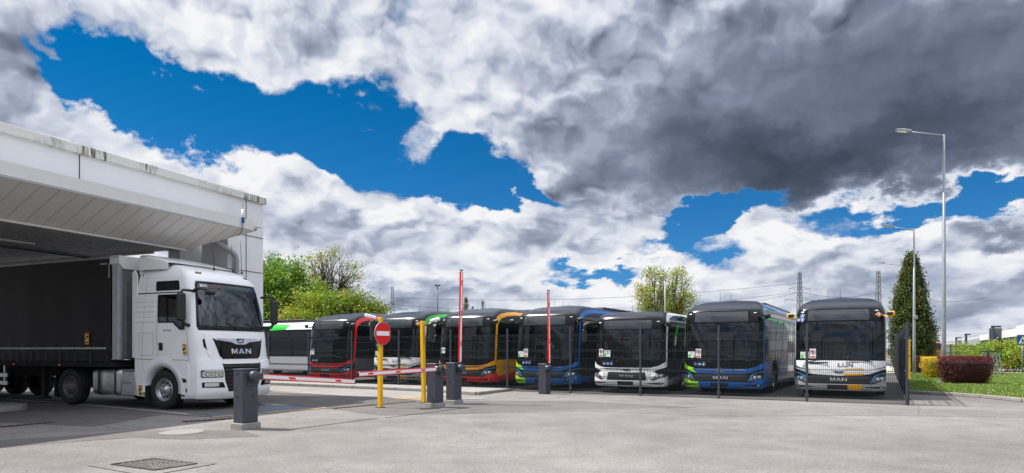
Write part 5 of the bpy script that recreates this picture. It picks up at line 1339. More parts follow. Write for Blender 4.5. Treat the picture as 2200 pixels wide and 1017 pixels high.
# ------------------------------------------------------------------ barriers
def make_barrier(loc, yaw, boom_len, up, label, group=None, droop=0.0, base=True, boom_side=1, h=1.02):
    """local +x points along the boom when it is down"""
    root = empty('barrier', loc, yaw, label, 'barrier', group)
    z0 = .12 if base else 0.0
    if base: b = MB(); b.box((0, 0, .06), (.42, .37, .125), None, .012); b.build('base', M['concrete'], root); mk_ = MB(); mk_.slab([(.21*cos(t*pi/8)*1.35, .20*sin(t*pi/8)*1.4) for t in range(16)], .001, .006); mk_.build('mortar_skirt', M['asphalt_worn'], root)
    c = MB(); c.box((0, 0, z0+h/2), (.34, .30, h), None, .012); cab = c.build('cabinet', M['cabinet'], root)
    d = MB(); d.box((0, 0, z0+h+.008), (.35, .31, .02), None, .006); d.build('lid', M['cabinet'], root)
    for fy, sy_ in ((-.152, -1), (.152, 1)):
        k = MB(); k.mat(M['plastic']); k.box((-.02, fy, z0+h*.76), (.11, .02, .14), None, .006); k.mat(M['steel'])
        for i in range(3): k.box((-.02, fy+sy_*.012, z0+h*.72+i*.04), (.08, .006, .006))
        k.build('vent_panel', None, root)
    for z in (.50, .93): k = MB(); k.box((-.172, .02, z0+h*z), (.014, .035, .05), None, .003); k.build('lock', M['plastic'], root)
    k = MB(); k.box((.05, -.155, z0+h*.50), (.03, .012, .05), None, .003); k.build('lock', M['plastic'], root)
    hz = z0+h*.88
    hs = MB(); ys = -.20*boom_side
    hs.lathe([(.004, -.09), (.085, -.09), (.10, -.06), (.10, .05), (.06, .07)], 20, (.02, ys, hz), 'y'); hs.box((.10, ys, hz), (.24, .14, .15), None, .03)
    root2 = hs.build('boom_hub', M['cabinet'], root)
    bm_ = empty('boom', (0, 0, 0)); bm_.parent = root; bm_.location = (.02, ys, hz)
    bm_.rotation_euler = (0, -radians(88.6) if up else droop, 0)
    wb = MB(); wb.box((.16+boom_len/2, 0, 0), (boom_len, .045, .085), None, .012); wb.build('beam', M['sign_white'], bm_)
    rb = MB()
    for z in (.047, -.047): rb.box((.16+boom_len/2, 0, z), (boom_len-.05, .05, .020), None, .006)
    rb.build('red_rubber_edge', M['sign_red'], bm_)
    k = int(boom_len/.85)
    for i in range(k):
        rc = MB(); x = .16+boom_len*(i+.6)/k
        for y in (-.0255, .0255): rc.add([(x-.10, y, .020), (x+.06, y, .020), (x+.10, y, -.020), (x-.06, y, -.020)], [(0, 1, 2, 3)])
        rc.build('red_reflector', M['sign_red'], bm_)
    ec = MB(); ec.box((.16+boom_len+.015, 0, 0), (.03, .055, .11), None, .006); ec.build('end_cap', M['plastic'], bm_)
    return root
P1 = G(528, 921.5); P2 = G(935, 875.5); P3 = G(975, 868.5); P4 = G(1170, 846.5)
d12 = atan2(P2.y-P1.y, P2.x-P1.x)
make_barrier(P1, d12, 2.45, False, 'nearest dark grey barrier with its boom lowered towards the sign post', 'traffic barriers of the gate', radians(4.6), True, 1)
make_barrier(P2, d12+pi, 2.75, False, 'dark grey barrier with lowered boom crossing the yellow posts', 'traffic barriers of the gate', radians(1.0), True, -1)
make_barrier(P3, d12, 2.55, True, 'barrier on a concrete block with its boom raised high beside the orange bus', 'traffic barriers of the gate', 0, True, 1)
make_barrier(P4, d12+pi, 2.48, True, 'far barrier without a block, boom raised before the lime and blue bus', 'traffic barriers of the gate', 0, False, -1)
# ------------------------------------------------------------------ yellow posts with sign, traffic lights and cameras
def lights(root, p, yaw, nm='traffic_light'):
    pass
def cctv(root, loc, yaw):
    T = Matrix.Translation(loc) @ Matrix.Rotation(yaw, 4, 'Z')
    c = MB(); c.box((0, -.12, 0), (.10, .30, .09), T @ Matrix.Rotation(radians(-14), 4, 'X'), .02); o = c.build('camera_housing', M['sign_white'], root)
    c = MB(); c.bar(T @ Vector((0, .02, -.04)), T @ Vector((0, .14, -.08)), .03); c.build('camera_bracket', M['alu'], root)
def tlight(loc, yaw, label, post):
    r = empty('traffic_light', loc, yaw, label, 'traffic light')
    b = MB(); b.box((0, 0, 0), (.24, .16, .56), None, .04); b.build('housing', M['plastic'], r)
    for z, m_ in ((.14, 'lampred'), (-.14, 'lampgreen')):
        l = MB(); l.lathe([(.004, -.092), (.07, -.086), (.085, -.08)], 16, (0, 0, z), 'y'); l.build('lamp', M[m_], r)
        h_ = MB(); n = 12
        for i in range(n):
            a, b2 = -.25+ (pi+.5)*i/n, -.25+(pi+.5)*(i+1)/n
            h_.quad(*[Vector((.095*cos(t), y, z+.095*sin(t))) for t, y in ((a, -.08), (b2, -.08), (b2, -.20), (a, -.20))])
        h_.build('hood', M['plastic'], r)
    br = MB()
    for z in (.20, -.20): br.bar((0, .06, z), Vector((post[0], post[1], z)), .03)
    br.build('bracket', M['plastic'], r)
    cbl = MB(); cbl.tube([(0, 0, -.28), (.05, .02, -.42), (.14, .06, -.45), Vector((post[0], post[1], -.36))], .012, 6); cbl.build('cable', M['plastic'], r)
M['lampred'] = mat('unlit_red_lamp', (.05, .006, .006), rough=.2, coat=.6); M['lampgreen'] = mat('unlit_green_lamp', (.005, .03, .015), rough=.2, coat=.6)
S1 = G(817, 876.5); S2 = G(911, 866)
for p, lab, lean, h in ((S1, 'yellow square post carrying the round no entry sign', 0, 2.36), (S2, 'yellow square post leaning slightly, with camera, right of the sign', radians(1.6), 2.34)):
    r = empty('yellow_post', p, d12, lab, 'post', 'yellow posts at the gate'); r.rotation_euler = (0, 0, d12); 
    m_ = MB(); m_.box((0, 0, h/2), (.105, .105, h), Matrix.Rotation(-lean, 4, 'X'), .006); m_.build('tube', M['postyellow'], r)
    m_ = MB(); m_.box((0, 0, .012), (.2, .2, .024), None, .004); m_.build('foot_plate', M['rust'], r)
sr = empty('no_entry_sign', Vector((S1.x, S1.y, 0))+Vector((.85, -.52, 0))*.085, atan2(.85, -(-.52)) if False else 0, 'round red no entry sign with white bar on a yellow post', 'road sign')
sr.rotation_euler = (0, 0, radians(58)); sr.location = Vector(sr.location)+Vector((0, 0, 1.53+34*17.5/FP))
d = MB(); d.mat(M['sign_red']); d.lathe([(.004, -.008), (.290, -.008)], 40, (0, 0, 0), 'y'); d.build('disc', None, sr)
d = MB(); d.lathe([(.290, -.010), (.302, -.010), (.304, .012), (.29, .014), (.004, .014)], 40, (0, 0, 0), 'y'); d.build('rim', M['steel'], sr)
d = MB(); d.box((0, -.012, 0), (.47, .006, .115)); d.build('white_bar', M['sign_white'], sr)
d = MB(); d.box((0, .03, .1), (.12, .04, .03)); d.box((0, .03, -.1), (.12, .04, .03)); d.build('clamp', M['steel'], sr)
cr_ = empty('security_camera', Vector((S1.x, S1.y, 2.30)), 0, 'white security camera on top of the no entry sign post', 'camera'); cctv(cr_, Vector((-.14, 0, .06)), radians(-70))
cr_ = empty('security_camera', Vector((S2.x+.07, S2.y, 2.30)), 0, 'white security camera at the head of the leaning yellow post', 'camera'); cctv(cr_, Vector((.14, 0, .04)), radians(70))
tlight(Vector((S1.x-.17, S1.y+.10, 2.02)), radians(40), 'black two-lamp traffic light half hidden behind the no entry sign', (.13, .10))
tlight(Vector((S2.x+.22, S2.y, 2.02)), radians(62), 'black two-lamp traffic light on the leaning yellow post', (-.05, .20))

# ------------------------------------------------------------------ mesh fences
def fence(a, b, n, label, h=2.06, posth=2.27, first_post=True, seed=0):
    a, b = Vector(a), Vector(b); d = b-a; yaw = atan2(d.y, d.x); L_ = d.length/n
    root = empty('mesh_fence', a, yaw, label, 'fence')
    pan = MB(); w = L_-.07; z0 = .05; k = int(w/.05)
    for i in range(k+1):
        x = .035+w*i/k; pan.box((x, 0, z0+h/2-.02), (.007, .007, h-.04))
    ws = MB()
    def hor(z, y): pan.box((L_/2, y, z), (w, .010, .010))
    for zf in (h-.06, h*.72-.02, h*.40, .12):
        hor(zf+.05+z0-.05, 0); hor(zf-.05+z0, 0); hor(zf+z0, -.03)
        for i in range(k+1):
            x = .035+w*i/k; pan.box((x, -.015, zf+z0), (.007, .03, .05)) if i % 1 == 0 else None
    for z in (h*.86, h*.565, h*.27): hor(z+z0, 0)
    pobj = pan.build('mesh_panel', M['wire'], root)
    for i in range(1, n):
        c = pobj.copy(); scene.collection.objects.link(c); c.parent = root; c.location = (L_*i, 0, 0)
    post = MB(); post.box((0, .02, posth/2), (.06, .05, posth), None, .004); po = post.build('post', M['anthracite'], root)
    cos_ = []
    for z in (.20, .95, 1.85): cl = MB(); cl.box((0, -.012, z), (.11, .014, .035)); cos_.append(cl.build('clamp', M['steel'], po))
    for i in range(1, n+1):
        c = po.copy(); scene.collection.objects.link(c); c.parent = root; c.location = (L_*i, 0, 0); [(lambda e: (scene.collection.objects.link(e), setattr(e, 'parent', c)))(co.copy()) for co in cos_]
    return root
c1 = G(1948, 870.3); c1 = Y(c1.dot(u1), FENCE_T)
nf = 16
f1 = fence(c1, c1-u1*2.515*nf, nf, 'dark wire mesh fence along the fronts of the parked buses')
f2 = fence(c1+v1*.02+u1*.06, c1+v1*24.5+u1*.06, 10, 'dark mesh fence running away from the camera beside the rightmost bus')
mk = MB(); mk.box((0, 0, 1.58), (.085, .012, .46)); mk.box((0, 0, 1.02), (.085, .012, .62))
mo = mk.build('corner_marker', M['postyellow'], None); mo.location = c1+Vector((.03, -.035, 0))+u1*.0; mo.rotation_euler = (0, 0, atan2(u1.y, u1.x))
mo.parent = None; tag(mo, 'yellow reflective strips fixed on the corner fence post', 'marker')
# ------------------------------------------------------------------ lamp posts
def lamp_post(loc, h, arm, yaw, label, nm='street_lamp', grp='tall galvanised lamps along the right fence'):
    r = empty(nm, loc, yaw, label, 'street lamp', grp)
    p = MB(); p.tube([(0, 0, 0), (0, 0, 1.6), (0, 0, 1.62), (0, 0, h*.68), (0, 0, h*.681), (0, 0, h)], [.095, .085, .085, .062, .055, .045], 12); p.build('pole', M['steel'], r)
    p = MB(); p.box((0, 0, .04), (.42, .42, .10), None, .01); p.build('foot_plate', M['steel'], r)
    p = MB(); p.box((0, -.092, 1.0), (.10, .012, .36), None, .004); p.build('hatch', M['steel'], r)
    p = MB(); p.tube([(0, 0, h-.10), (-.05, 0, h-.03), (-arm, 0, h+.20)], .030, 8); ao = p.build('arm', M['steel'], r)
    c = MB(); T = Matrix.Translation((-arm-.26, 0, h+.26)) @ Matrix.Rotation(radians(9), 4, 'Y')
    c.prism([(-.34, -.01), (-.30, .035), (-.05, .07), (.22, .06), (.30, .03), (.30, -.02), (.1, -.045), (-.28, -.035)], -.13, .13, T); co = c.build('lamp_head', M['alu'], r, bevel=.02)
    l = MB(); l.box((-.06, 0, -.042), (.36, .18, .012), T); l.build('lens', M['glow'], co)
lamp_post(G(2028, 823.5, .07), 10.75, 1.35, radians(-10), 'tallest and nearest galvanised street lamp, beside the red hedge')
lamp_post(G(1964, 807), 8.55, 1.15, radians(-10), 'middle street lamp, in front of the tall conifer')
bxm = MB(); bxm.box((0, -.12, 3.4), (.22, .14, .20), None, .02); bo = bxm.build('junction_box', M['alu']); bo.location = G(1964, 807); tag(bo, 'small pale junction box strapped to the middle street lamp', 'box')
lamp_post(Vector(((1939-1100)/FP*60, 60, 0)), 9.1, 1.5, radians(-10), 'farthest of the galvanised street lamps, at the left edge of the conifer')

# ------------------------------------------------------------------ trees and shrubs
def leafmat(name, col, tr=.35):
    m = bpy.data.materials.new(name); m.use_nodes = True; nt = m.node_tree; N, L = nt.nodes, nt.links; b = N['Principled BSDF']
    b.inputs['Roughness'].default_value = .55
    tc = N.new('ShaderNodeTexCoord'); n = N.new('ShaderNodeTexNoise'); n.inputs['Scale'].default_value = 2.3; n.inputs['Detail'].default_value = 5; L.new(tc.outputs['Object'], n.inputs['Vector'])
    r = N.new('ShaderNodeMapRange'); r.inputs[1].default_value = .3; r.inputs[2].default_value = .7; r.inputs[3].default_value = .60; r.inputs[4].default_value = 1.45; L.new(n.outputs[0], r.inputs[0])
    v = N.new('ShaderNodeVectorMath'); v.operation = 'SCALE'; v.inputs[0].default_value = col; L.new(r.outputs[0], v.inputs['Scale']); L.new(v.outputs[0], b.inputs['Base Color'])
    t = N.new('ShaderNodeBsdfTranslucent'); L.new(v.outputs[0], t.inputs[0]); x = N.new('ShaderNodeMixShader'); x.inputs[0].default_value = tr
    L.new(b.outputs[0], x.inputs[1]); L.new(t.outputs[0], x.inputs[2]); L.new(x.outputs[0], N['Material Output'].inputs[0]); return m
for k_, c_ in (('leaf_green', (.13, .26, .018)), ('leaf_green2', (.22, .36, .03)), ('leaf_gold', (.28, .29, .018)), ('leaf_gold2', (.40, .38, .04)), ('leaf_olive', (.17, .20, .018)),
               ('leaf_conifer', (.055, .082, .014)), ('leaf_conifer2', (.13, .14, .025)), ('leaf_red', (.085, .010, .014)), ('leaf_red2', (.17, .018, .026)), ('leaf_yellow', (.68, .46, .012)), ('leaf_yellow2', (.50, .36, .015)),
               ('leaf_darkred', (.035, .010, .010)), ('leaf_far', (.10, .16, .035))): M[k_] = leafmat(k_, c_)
M['bark'] = mat('bark', (.055, .042, .032), rough=.95, noise=.3, nscale=8, bump=.6)
def leaf(mb, p, s, R_, up=.3):
    a = Vector((R_.gauss(0, 1), R_.gauss(0, 1), R_.gauss(0, 1))).normalized(); b = Vector((R_.gauss(0, 1), R_.gauss(0, 1), R_.gauss(0, 1)))
    b = (b-a*b.dot(a)).normalized(); l = s*R_.uniform(.6, 1.15); w = l*R_.uniform(.45, .7)
    mb.add([p-a*l*.5, p+b*w*.5, p+a*l*.5, p-b*w*.5], [(0, 1, 2, 3)])
def tree(name, base, H, R, zc, rz_, label, mats, nleaf=6000, ls=.16, ntip=60, seed=1, fork=.25, spread=.30, cat='tree', trunk_r=.13, shape=None, group=None, limbs=5):
    """crown is an uneven ellipsoid of radius R, half height rz_, centred zc up"""
    R_ = random.Random(seed); root = empty(name, base, 0, label, cat, group)
    tb = MB(); tips = []; forkz = H*fork
    tb.tube([(0, 0, -.1), (R_.uniform(-.05, .05), 0, forkz*.5), (0, 0, forkz)], [trunk_r*1.25, trunk_r, trunk_r*.85], 8)
    lobes = [(Vector((R_.gauss(0, .5), R_.gauss(0, .5), R_.gauss(0, .5))), R_.uniform(.35, .6)) for _ in range(20 if name == 'leafy_tree' else 9)]
    main = []
    for i in range(limbs):
        a = 2*pi*i/limbs+R_.uniform(-.4, .4); e = Vector((cos(a)*R*.38, sin(a)*R*.38, zc+rz_*R_.uniform(-.05, .45)))
        P = [Vector((0, 0, forkz*.85)), Vector((cos(a)*R*.12, sin(a)*R*.12, forkz+(e.z-forkz)*.4)), e]
        tb.tube(P, [trunk_r*.6, trunk_r*.42, trunk_r*.18], 6); main.append(P)
    tries = 0
    while len(tips) < ntip and tries < ntip*30:
        tries += 1
        v = Vector((R_.gauss(0, 1), R_.gauss(0, 1), R_.gauss(0, 1))).normalized()*R_.uniform(.35, 1.0)**.6
        if not any((v-c*1.2).length < r*1.25 for c, r in lobes): continue
        v = v*R_.uniform(.86, 1.12)
        p = Vector((v.x*R, v.y*R, zc+v.z*rz_))
        if shape and not shape(p): continue
        tips.append(p)
        P = R_.choice(main) if R_.random() < .3 else min(main, key=lambda q: (q[2]-p).length)
        s = P[1]+(P[2]-P[1])*R_.uniform(0, .95); mid = s+(p-s)*.5+Vector((0, 0, -abs(p.x)*.05))
        tb.tube([s, mid, p], [trunk_r*.20, trunk_r*.13, trunk_r*.05], 4, False)
        for _ in range(3):
            q = p+Vector((R_.gauss(0, spread), R_.gauss(0, spread), R_.gauss(0, spread))); tb.tube([mid+(p-mid)*R_.random(), q], [trunk_r*.07, trunk_r*.03], 3, False)
    tb.build('trunk', M['bark'], root)
    cb = MB(); per = max(1, nleaf//max(1, len(tips)))
    for p in tips:
        m_ = R_.choice(mats)
        for _ in range(int(per*R_.uniform(.5, 1.5))):
            cb.mat(M[m_ if R_.random() < .7 else R_.choice(mats)])
            q = p+Vector((R_.gauss(0, spread), R_.gauss(0, spread), R_.gauss(0, spread*.8))); leaf(cb, q, ls, R_)
    cb.build('crown', None, root, fixn=False); return root
def at(px, Z): return Vector(((px-1100)/FP*Z, Z, 0))
TG = 'broadleaf trees behind the bus yard'
tree('leafy_tree', at(598, 45), 7.6, 2.2, 4.9, 2.9, 'lush bright green tree beside the canopy pier', ['leaf_green', 'leaf_green2', 'leaf_green'], 24000, .20, 220, 3, .12, .34, group=TG)
tree('leafy_tree', at(668, 47), 6.6, 1.9, 4.2, 2.2, 'green and gold tree left of the tall sparse tree', ['leaf_green', 'leaf_gold', 'leaf_green2'], 15000, .19, 160, 4, .12, .32, group=TG)
tree('young_tree', at(712, 50), 9.9, 2.45, 6.75, 2.75, 'tall sparse golden tree with dark branches showing through its crown', ['leaf_gold', 'leaf_gold2', 'leaf_olive'], 4600, .15, 190, 9, .38, .22, group=TG, trunk_r=.15, limbs=7)
tree('leafy_tree', at(735, 43), 5.6, 2.2, 3.2, 2.2, 'golden green bush-like tree in front of the tall sparse tree', ['leaf_gold', 'leaf_green2', 'leaf_olive', 'leaf_green'], 17000, .18, 180, 5, .1, .30, group=TG)
tree('leafy_tree', at(655, 42), 5.0, 1.7, 2.9, 2.0, 'low golden tree above the side-on white bus', ['leaf_gold2', 'leaf_gold', 'leaf_green2'], 12000, .18, 140, 15, .1, .30, group=TG)
tree('leafy_tree', at(785, 44), 5.3, 1.75, 3.0, 2.0, 'olive gold tree over the roof of the red framed bus', ['leaf_olive', 'leaf_gold', 'leaf_green'], 14000, .18, 160, 6, .1, .30, group=TG)
tree('young_tree', at(850, 56), 4.6, 1.5, 3.5, .8, 'thin low sapling with reddish gold leaves below the left pylon', ['leaf_gold', 'leaf_olive'], 900, .14, 40, 7, .2, .22, group=TG, trunk_r=.06)
tree('young_tree', at(957, 52), 4.9, 1.0, 4.0, .8, 'small pale spiky sapling behind the orange framed bus', ['leaf_green2', 'leaf_gold2'], 800, .14, 36, 8, .3, .15, group=TG, trunk_r=.05)
tree('young_tree', at(1408, 50), 7.6, 1.75, 5.6, 2.2, 'left half of the yellow-green pair of trees above the white framed bus', ['leaf_gold', 'leaf_gold2', 'leaf_green2'], 3600, .15, 120, 12, .35, .24, group=TG, trunk_r=.12, limbs=6)
tree('young_tree', at(1452, 51), 8.2, 1.9, 5.9, 2.4, 'right, taller half of the yellow-green pair of trees, twigs reaching right', ['leaf_gold', 'leaf_gold2', 'leaf_green2'], 4200, .15, 140, 22, .35, .24, group=TG, trunk_r=.13, limbs=6)
def conifer(base, H, R, label, n, ls, seed, group=None, m_=('leaf_conifer', 'leaf_conifer', 'leaf_conifer2')):
    R_ = random.Random(seed); r = empty('conifer', base, 0, label, 'conifer', group)
    t = MB(); t.tube([(0, 0, -.1), (0, 0, H*.9)], [R*.13, .03], 8); t.build('trunk', M['bark'], r)
    c = MB(); prof = [(0, .62), (.12, .92), (.3, 1.0), (.5, .84), (.7, .60), (.88, .30), (1, .03)]
    sprays = max(30, n//28)
    for i in range(sprays):
        t_ = R_.random()**1.15; rad = interp(prof, t_)*R; a = R_.uniform(0, 2*pi); k = R_.uniform(.5, 1.0)**.5*R_.uniform(.88, 1.10)
        k *= 1+.15*sin(a*3+t_*11)+.12*sin(a*5-t_*23)+.06*sin(t_*60+a)
        p = Vector((cos(a)*rad*k, sin(a)*rad*k, .25+t_*(H-.35))); mm = R_.choice(m_)
        for j in range(28):
            c.mat(M[mm] if R_.random() < .75 else M[R_.choice(m_)]); sp = .13*R/1.3+.03
            leaf(c, p+Vector((R_.gauss(0, sp), R_.gauss(0, sp), R_.gauss(0, sp*1.4))), ls, R_)
    c.build('crown', None, r, fixn=False)
conifer(at(1957, 44), 7.7, 1.20, 'big dark green conifer behind the street lamps', 48000, .15, 31)
conifer(at(1001, 92), 8.7, .85, 'largest of the three small far conifers above the orange bus', 6000, .14, 32, 'small far conifers')
conifer(at(1016, 95), 7.7, .55, 'smallest far conifer, between two others', 2500, .13, 33, 'small far conifers')
conifer(at(1037, 95), 8.5, .65, 'lone narrow far conifer right of the raised boom', 3000, .13, 34, 'small far conifers')
def hedge(base, a, b, h, yaw, label, mats, n, ls, seed, name='shrub', sq=3.0, core='leaf_darkred', taper=.25):
    """clipped shrub: flat-sided rounded block with leaves through its outer shell"""
    R_ = random.Random(seed); r = empty(name, base, yaw, label, 'shrub'); c = MB()
    def rad(u, t):                                  # superellipse plan, narrower towards the foot
        cu, su = abs(cos(u)), abs(sin(u)); k = (cu**sq+su**sq)**(-1/sq)
        w = (1-taper*(1-min(1, t*1.6))**1.6)*min(1, ((1-t)*9)**.42 if t > .88 else 1)
        return a*cos(u)*k*w, b*sin(u)*k*w
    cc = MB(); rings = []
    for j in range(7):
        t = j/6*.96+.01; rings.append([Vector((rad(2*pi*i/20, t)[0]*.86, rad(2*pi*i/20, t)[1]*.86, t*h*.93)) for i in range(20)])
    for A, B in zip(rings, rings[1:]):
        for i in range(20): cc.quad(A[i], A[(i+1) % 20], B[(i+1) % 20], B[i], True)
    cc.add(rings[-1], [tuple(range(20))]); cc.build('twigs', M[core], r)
    for i in range(n):
        if R_.random() < .68:
            u = R_.uniform(0, 2*pi); t = R_.random(); x, y = rad(u, t); k = R_.uniform(.84, 1.03)+.035*sin(u*7+t*5)+.03*sin(u*13-t*11); p = Vector((x*k, y*k, t*h))
        else:
            u = R_.uniform(0, 2*pi); k = sqrt(R_.random()); x, y = rad(u, .86); p = Vector((x*k, y*k, h*R_.uniform(.92, 1.03)+.03*sin(x*9)*cos(y*8)))
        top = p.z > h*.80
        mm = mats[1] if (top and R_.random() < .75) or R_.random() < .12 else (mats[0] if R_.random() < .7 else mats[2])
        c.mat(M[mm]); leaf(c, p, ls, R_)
    c.build('foliage', None, r, fixn=False)
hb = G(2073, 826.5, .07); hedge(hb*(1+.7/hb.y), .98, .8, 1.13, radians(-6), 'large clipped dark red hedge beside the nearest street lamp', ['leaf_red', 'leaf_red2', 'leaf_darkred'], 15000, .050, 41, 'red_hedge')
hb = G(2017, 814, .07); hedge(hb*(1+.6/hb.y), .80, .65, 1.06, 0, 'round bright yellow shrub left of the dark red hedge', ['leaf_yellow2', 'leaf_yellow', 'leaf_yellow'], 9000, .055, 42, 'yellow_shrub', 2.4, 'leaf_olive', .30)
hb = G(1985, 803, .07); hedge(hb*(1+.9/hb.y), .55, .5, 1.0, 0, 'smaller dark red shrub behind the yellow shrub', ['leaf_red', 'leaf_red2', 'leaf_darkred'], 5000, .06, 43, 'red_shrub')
HG = ['leaf_green2', 'leaf_green', 'leaf_gold2']
for i, (px, Z, H, R, lab) in enumerate(((2108, 47, 1.95, 1.2, 'green shrub nearest the leaning steel rack'), (2140, 46, 2.2, 1.35, 'tall green shrub behind the leaning steel rack'), (2178, 45, 2.1, 1.35, 'green shrub behind the zebra crossing sign'), (2215, 44, 2.0, 1.3, 'green shrub at the right edge of the picture'),
                                        (2050, 62, 2.0, 1.2, 'low green shrub behind the red hedge'), (2075, 64, 2.3, 1.1, 'green shrub under the middle angular lamp'))):
    tree('green_shrub', at(px, Z), H, R, H*.5, H*.52, lab, HG, 5200 if i < 4 else 2600, .14, 80, 50+i, .05, .24, cat='shrub', trunk_r=.04, group='green shrubs along the far road')
# distant belt of trees low on the horizon behind the yard
def far_wood():
    R_ = random.Random(77); c = MB()
    for i in range(330):
        Z = R_.uniform(170, 240); x = R_.uniform(-190, 60); h = R_.uniform(2, 5.0); r = R_.uniform(2, 4)
        for j in range(42):
            c.mat(M[R_.choice(['leaf_far', 'leaf_olive', 'leaf_conifer2'])]); leaf(c, Vector((x+R_.gauss(0, r*.5), Z+R_.gauss(0, 1), abs(R_.gauss(h*.4, h*.3)))), 1.1, R_)
    o = c.build('far_wood', None, fixn=False); o['kind'] = 'stuff'; tag(o, 'low belt of far trees behind the bus yard', 'wood')
far_wood()
# ------------------------------------------------------------------ right-hand background
M['hall_white'] = mat('hall_cladding', (.62, .62, .61), rough=.5, noise=.03); M['hall_dark'] = mat('hall_glazing', (.045, .055, .065), rough=.12, coat=.6); M['mull'] = mat('hall_mullion', (.16, .18, .20), rough=.5)
def hall():
    def W(px, Z): return at(px, Z)
    A, B = W(2320, 128), W(2104, 305); d = (B-A); yaw = atan2(d.y, d.x); L_ = d.length
    r = empty('industrial_hall', A, yaw, 'long white-roofed industrial hall with dark striped glazing, far right', 'building')
    nb = Vector((-sin(yaw), cos(yaw)))
    m_ = MB(); m_.box((L_/2, -20 if False else 20*0-20.0, 4.6), (L_, 40, 1.9)); side = -1
    m_ = MB(); m_.box((L_/2, side*20, 6.75), (L_, 40, 2.5)); m_.build('roof_band', M['hall_white'], r)
    m_ = MB(); m_.box((L_/2, side*20.3, 2.75), (L_-1, 39.6, 5.5)); m_.build('glazing', M['hall_dark'], r)
    m_ = MB()
    for i in range(92): m_.box((1+i*(L_-2)/91, -.44, 2.75), (.34, .2, 5.4))
    m_.build('mullion', M['mull'], r)
    m_ = MB(); m_.box((L_+.6, side*20, 4.0), (1.2, 40, 8.0)); m_.build('end_wall', M['hall_white'], r)
    m_ = MB(); m_.prism([(-.7, 0), (.7, 0), (2.2, 9.0), (-1.2, 9.0)], -.6, 3, Matrix.Translation((L_*.60, side*-.5, 0))); m_.build('slanted_tower', M['hall_dark'], r)
    m_ = MB(); m_.box((L_*.52, side*8, 8.7), (22, 9, 1.5)); m_.build('roof_house', M['hall_white'], r)
    m_ = MB(); m_.box((L_*.70, side*6, 8.6), (6, 4, 1.6)); m_.build('roof_unit', M['steel'], r)
    A, B = W(2103, 308), W(2070, 400); d = (B-A); yaw = atan2(d.y, d.x); L_ = d.length
    r = empty('office_block', A, yaw, 'dark glazed end block adjoining the white hall', 'building')
    m_ = MB(); m_.box((L_/2, -15, 3.4), (L_, 30, 6.8)); m_.build('glazing', M['hall_dark'], r); m_ = MB(); m_.box((L_/2, -15, 7.15), (L_+.4, 30.4, .7)); m_.build('roof', M['hall_white'], r)
    m_ = MB()
    for z in (1.4, 2.8, 4.2, 5.6): m_.box((L_/2, .06, z), (L_, .12, .2))
    m_.build('transom', M['mull'], r)
    r = empty('low_hall', W(2010, 330), 0, 'low pale hall far behind the red hedge', 'building'); m_ = MB(); m_.box((22, 10, 1.8), (60, 20, 3.6)); m_.build('wall', M['hall_white'], r); m_ = MB(); m_.box((22, 10, 3.75), (60.6, 20.6, .35)); m_.build('roof', M['mull'], r)
hall()
def angle_lamp(px, Z, top, arm, lab):
    b = at(px, Z); H = EYE+(HZ-top)*Z/FP; r = empty('angular_lamp', b, 0, lab, 'street lamp', 'dark angular street lamps')
    m_ = MB(); m_.box((0, 0, H/2), (.16, .16, H)); m_.build('pole', M['anthracite'], r); m_ = MB(); m_.box((arm/2-.08, 0, H-.06), (arm, .2, .13)); m_.build('arm', M['anthracite'], r)
angle_lamp(2133, 52, 700.5, .68, 'nearest dark angular lamp, in front of the hall'); angle_lamp(2075.5, 70, 717.5, .50, 'middle dark angular lamp beside the glazed block'); angle_lamp(2054.5, 84, 725, .72, 'farthest dark angular lamp with a square box on its pole')
m_ = MB(); m_.box((0, 0, 0), (.55, .2, .55), None, .03); o = m_.build('lamp_box', M['concrete']); b = at(2061, 83.6); o.location = (b.x, b.y, EYE+(HZ-736)*83.6/FP); tag(o, 'square pale box hanging beside the farthest angular lamp', 'box')
# zebra crossing sign
b = G(2197, 806); r = empty('crossing_sign', b, radians(-8), 'blue square pedestrian crossing sign on a thin pole at the right edge', 'road sign')
m_ = MB(); m_.tube([(0, .03, 0), (0, .03, 2.36)], .03, 8); m_.build('pole', M['steel'], r)
m_ = MB(); m_.box((0, 0, 2.1), (.60, .02, .60), None, .005); m_.build('plate', M['sign_blue'], r)
m_ = MB(); m_.prism([(-.24, 1.88), (.24, 1.88), (0, 2.34)], -.016, -.012); m_.build('white_triangle', M['sign_white'], r)
m_ = MB(); m_.prism([(-.03, 2.13), (.03, 2.12), (.05, 2.02), (.10, 1.90), (.07, 1.90), (.01, 1.99), (-.05, 1.90), (-.09, 1.90), (-.02, 2.02), (-.05, 2.06), (-.10, 2.03)], -.022, -.018); m_.prism(disc_poly(.0, 2.165, .024, 10), -.022, -.018); m_.build('walking_figure', M['piano'], r)
# leaning steel rack (end of the sliding gate)
b = G(2137, 808); r = empty('steel_rack', b, radians(8), 'leaning grey steel frame with slanted uprights beside the red path', 'rack')
m_ = MB(); m_.box((-.42, 0, .72), (.08, .10, 1.44)); m_.bar((-.42, 0, 1.42), (.28, 0, 1.42), .06); m_.bar((-.42, .5, 1.42), (.28, .5, 1.42), .06); m_.bar((-.42, 0, .10), (.50, 0, .10), .08); m_.bar((-.42, .5, .10), (.5, .5, .10), .08); m_.build('frame', M['anthracite'], r)
for i in range(4):
    for y in (0, .5):
        m_ = MB(); x = -.36+i*.21; m_.bar((x, y, 1.42), (x+.24, y, 0), .055, .05); m_.build('upright', M['rackgrey'] if False else M['steel'], r)
m_ = MB(); m_.box((-.46, .2, .13), (.18, .3, .26), None, .02); m_.build('block', M['concrete'], r)
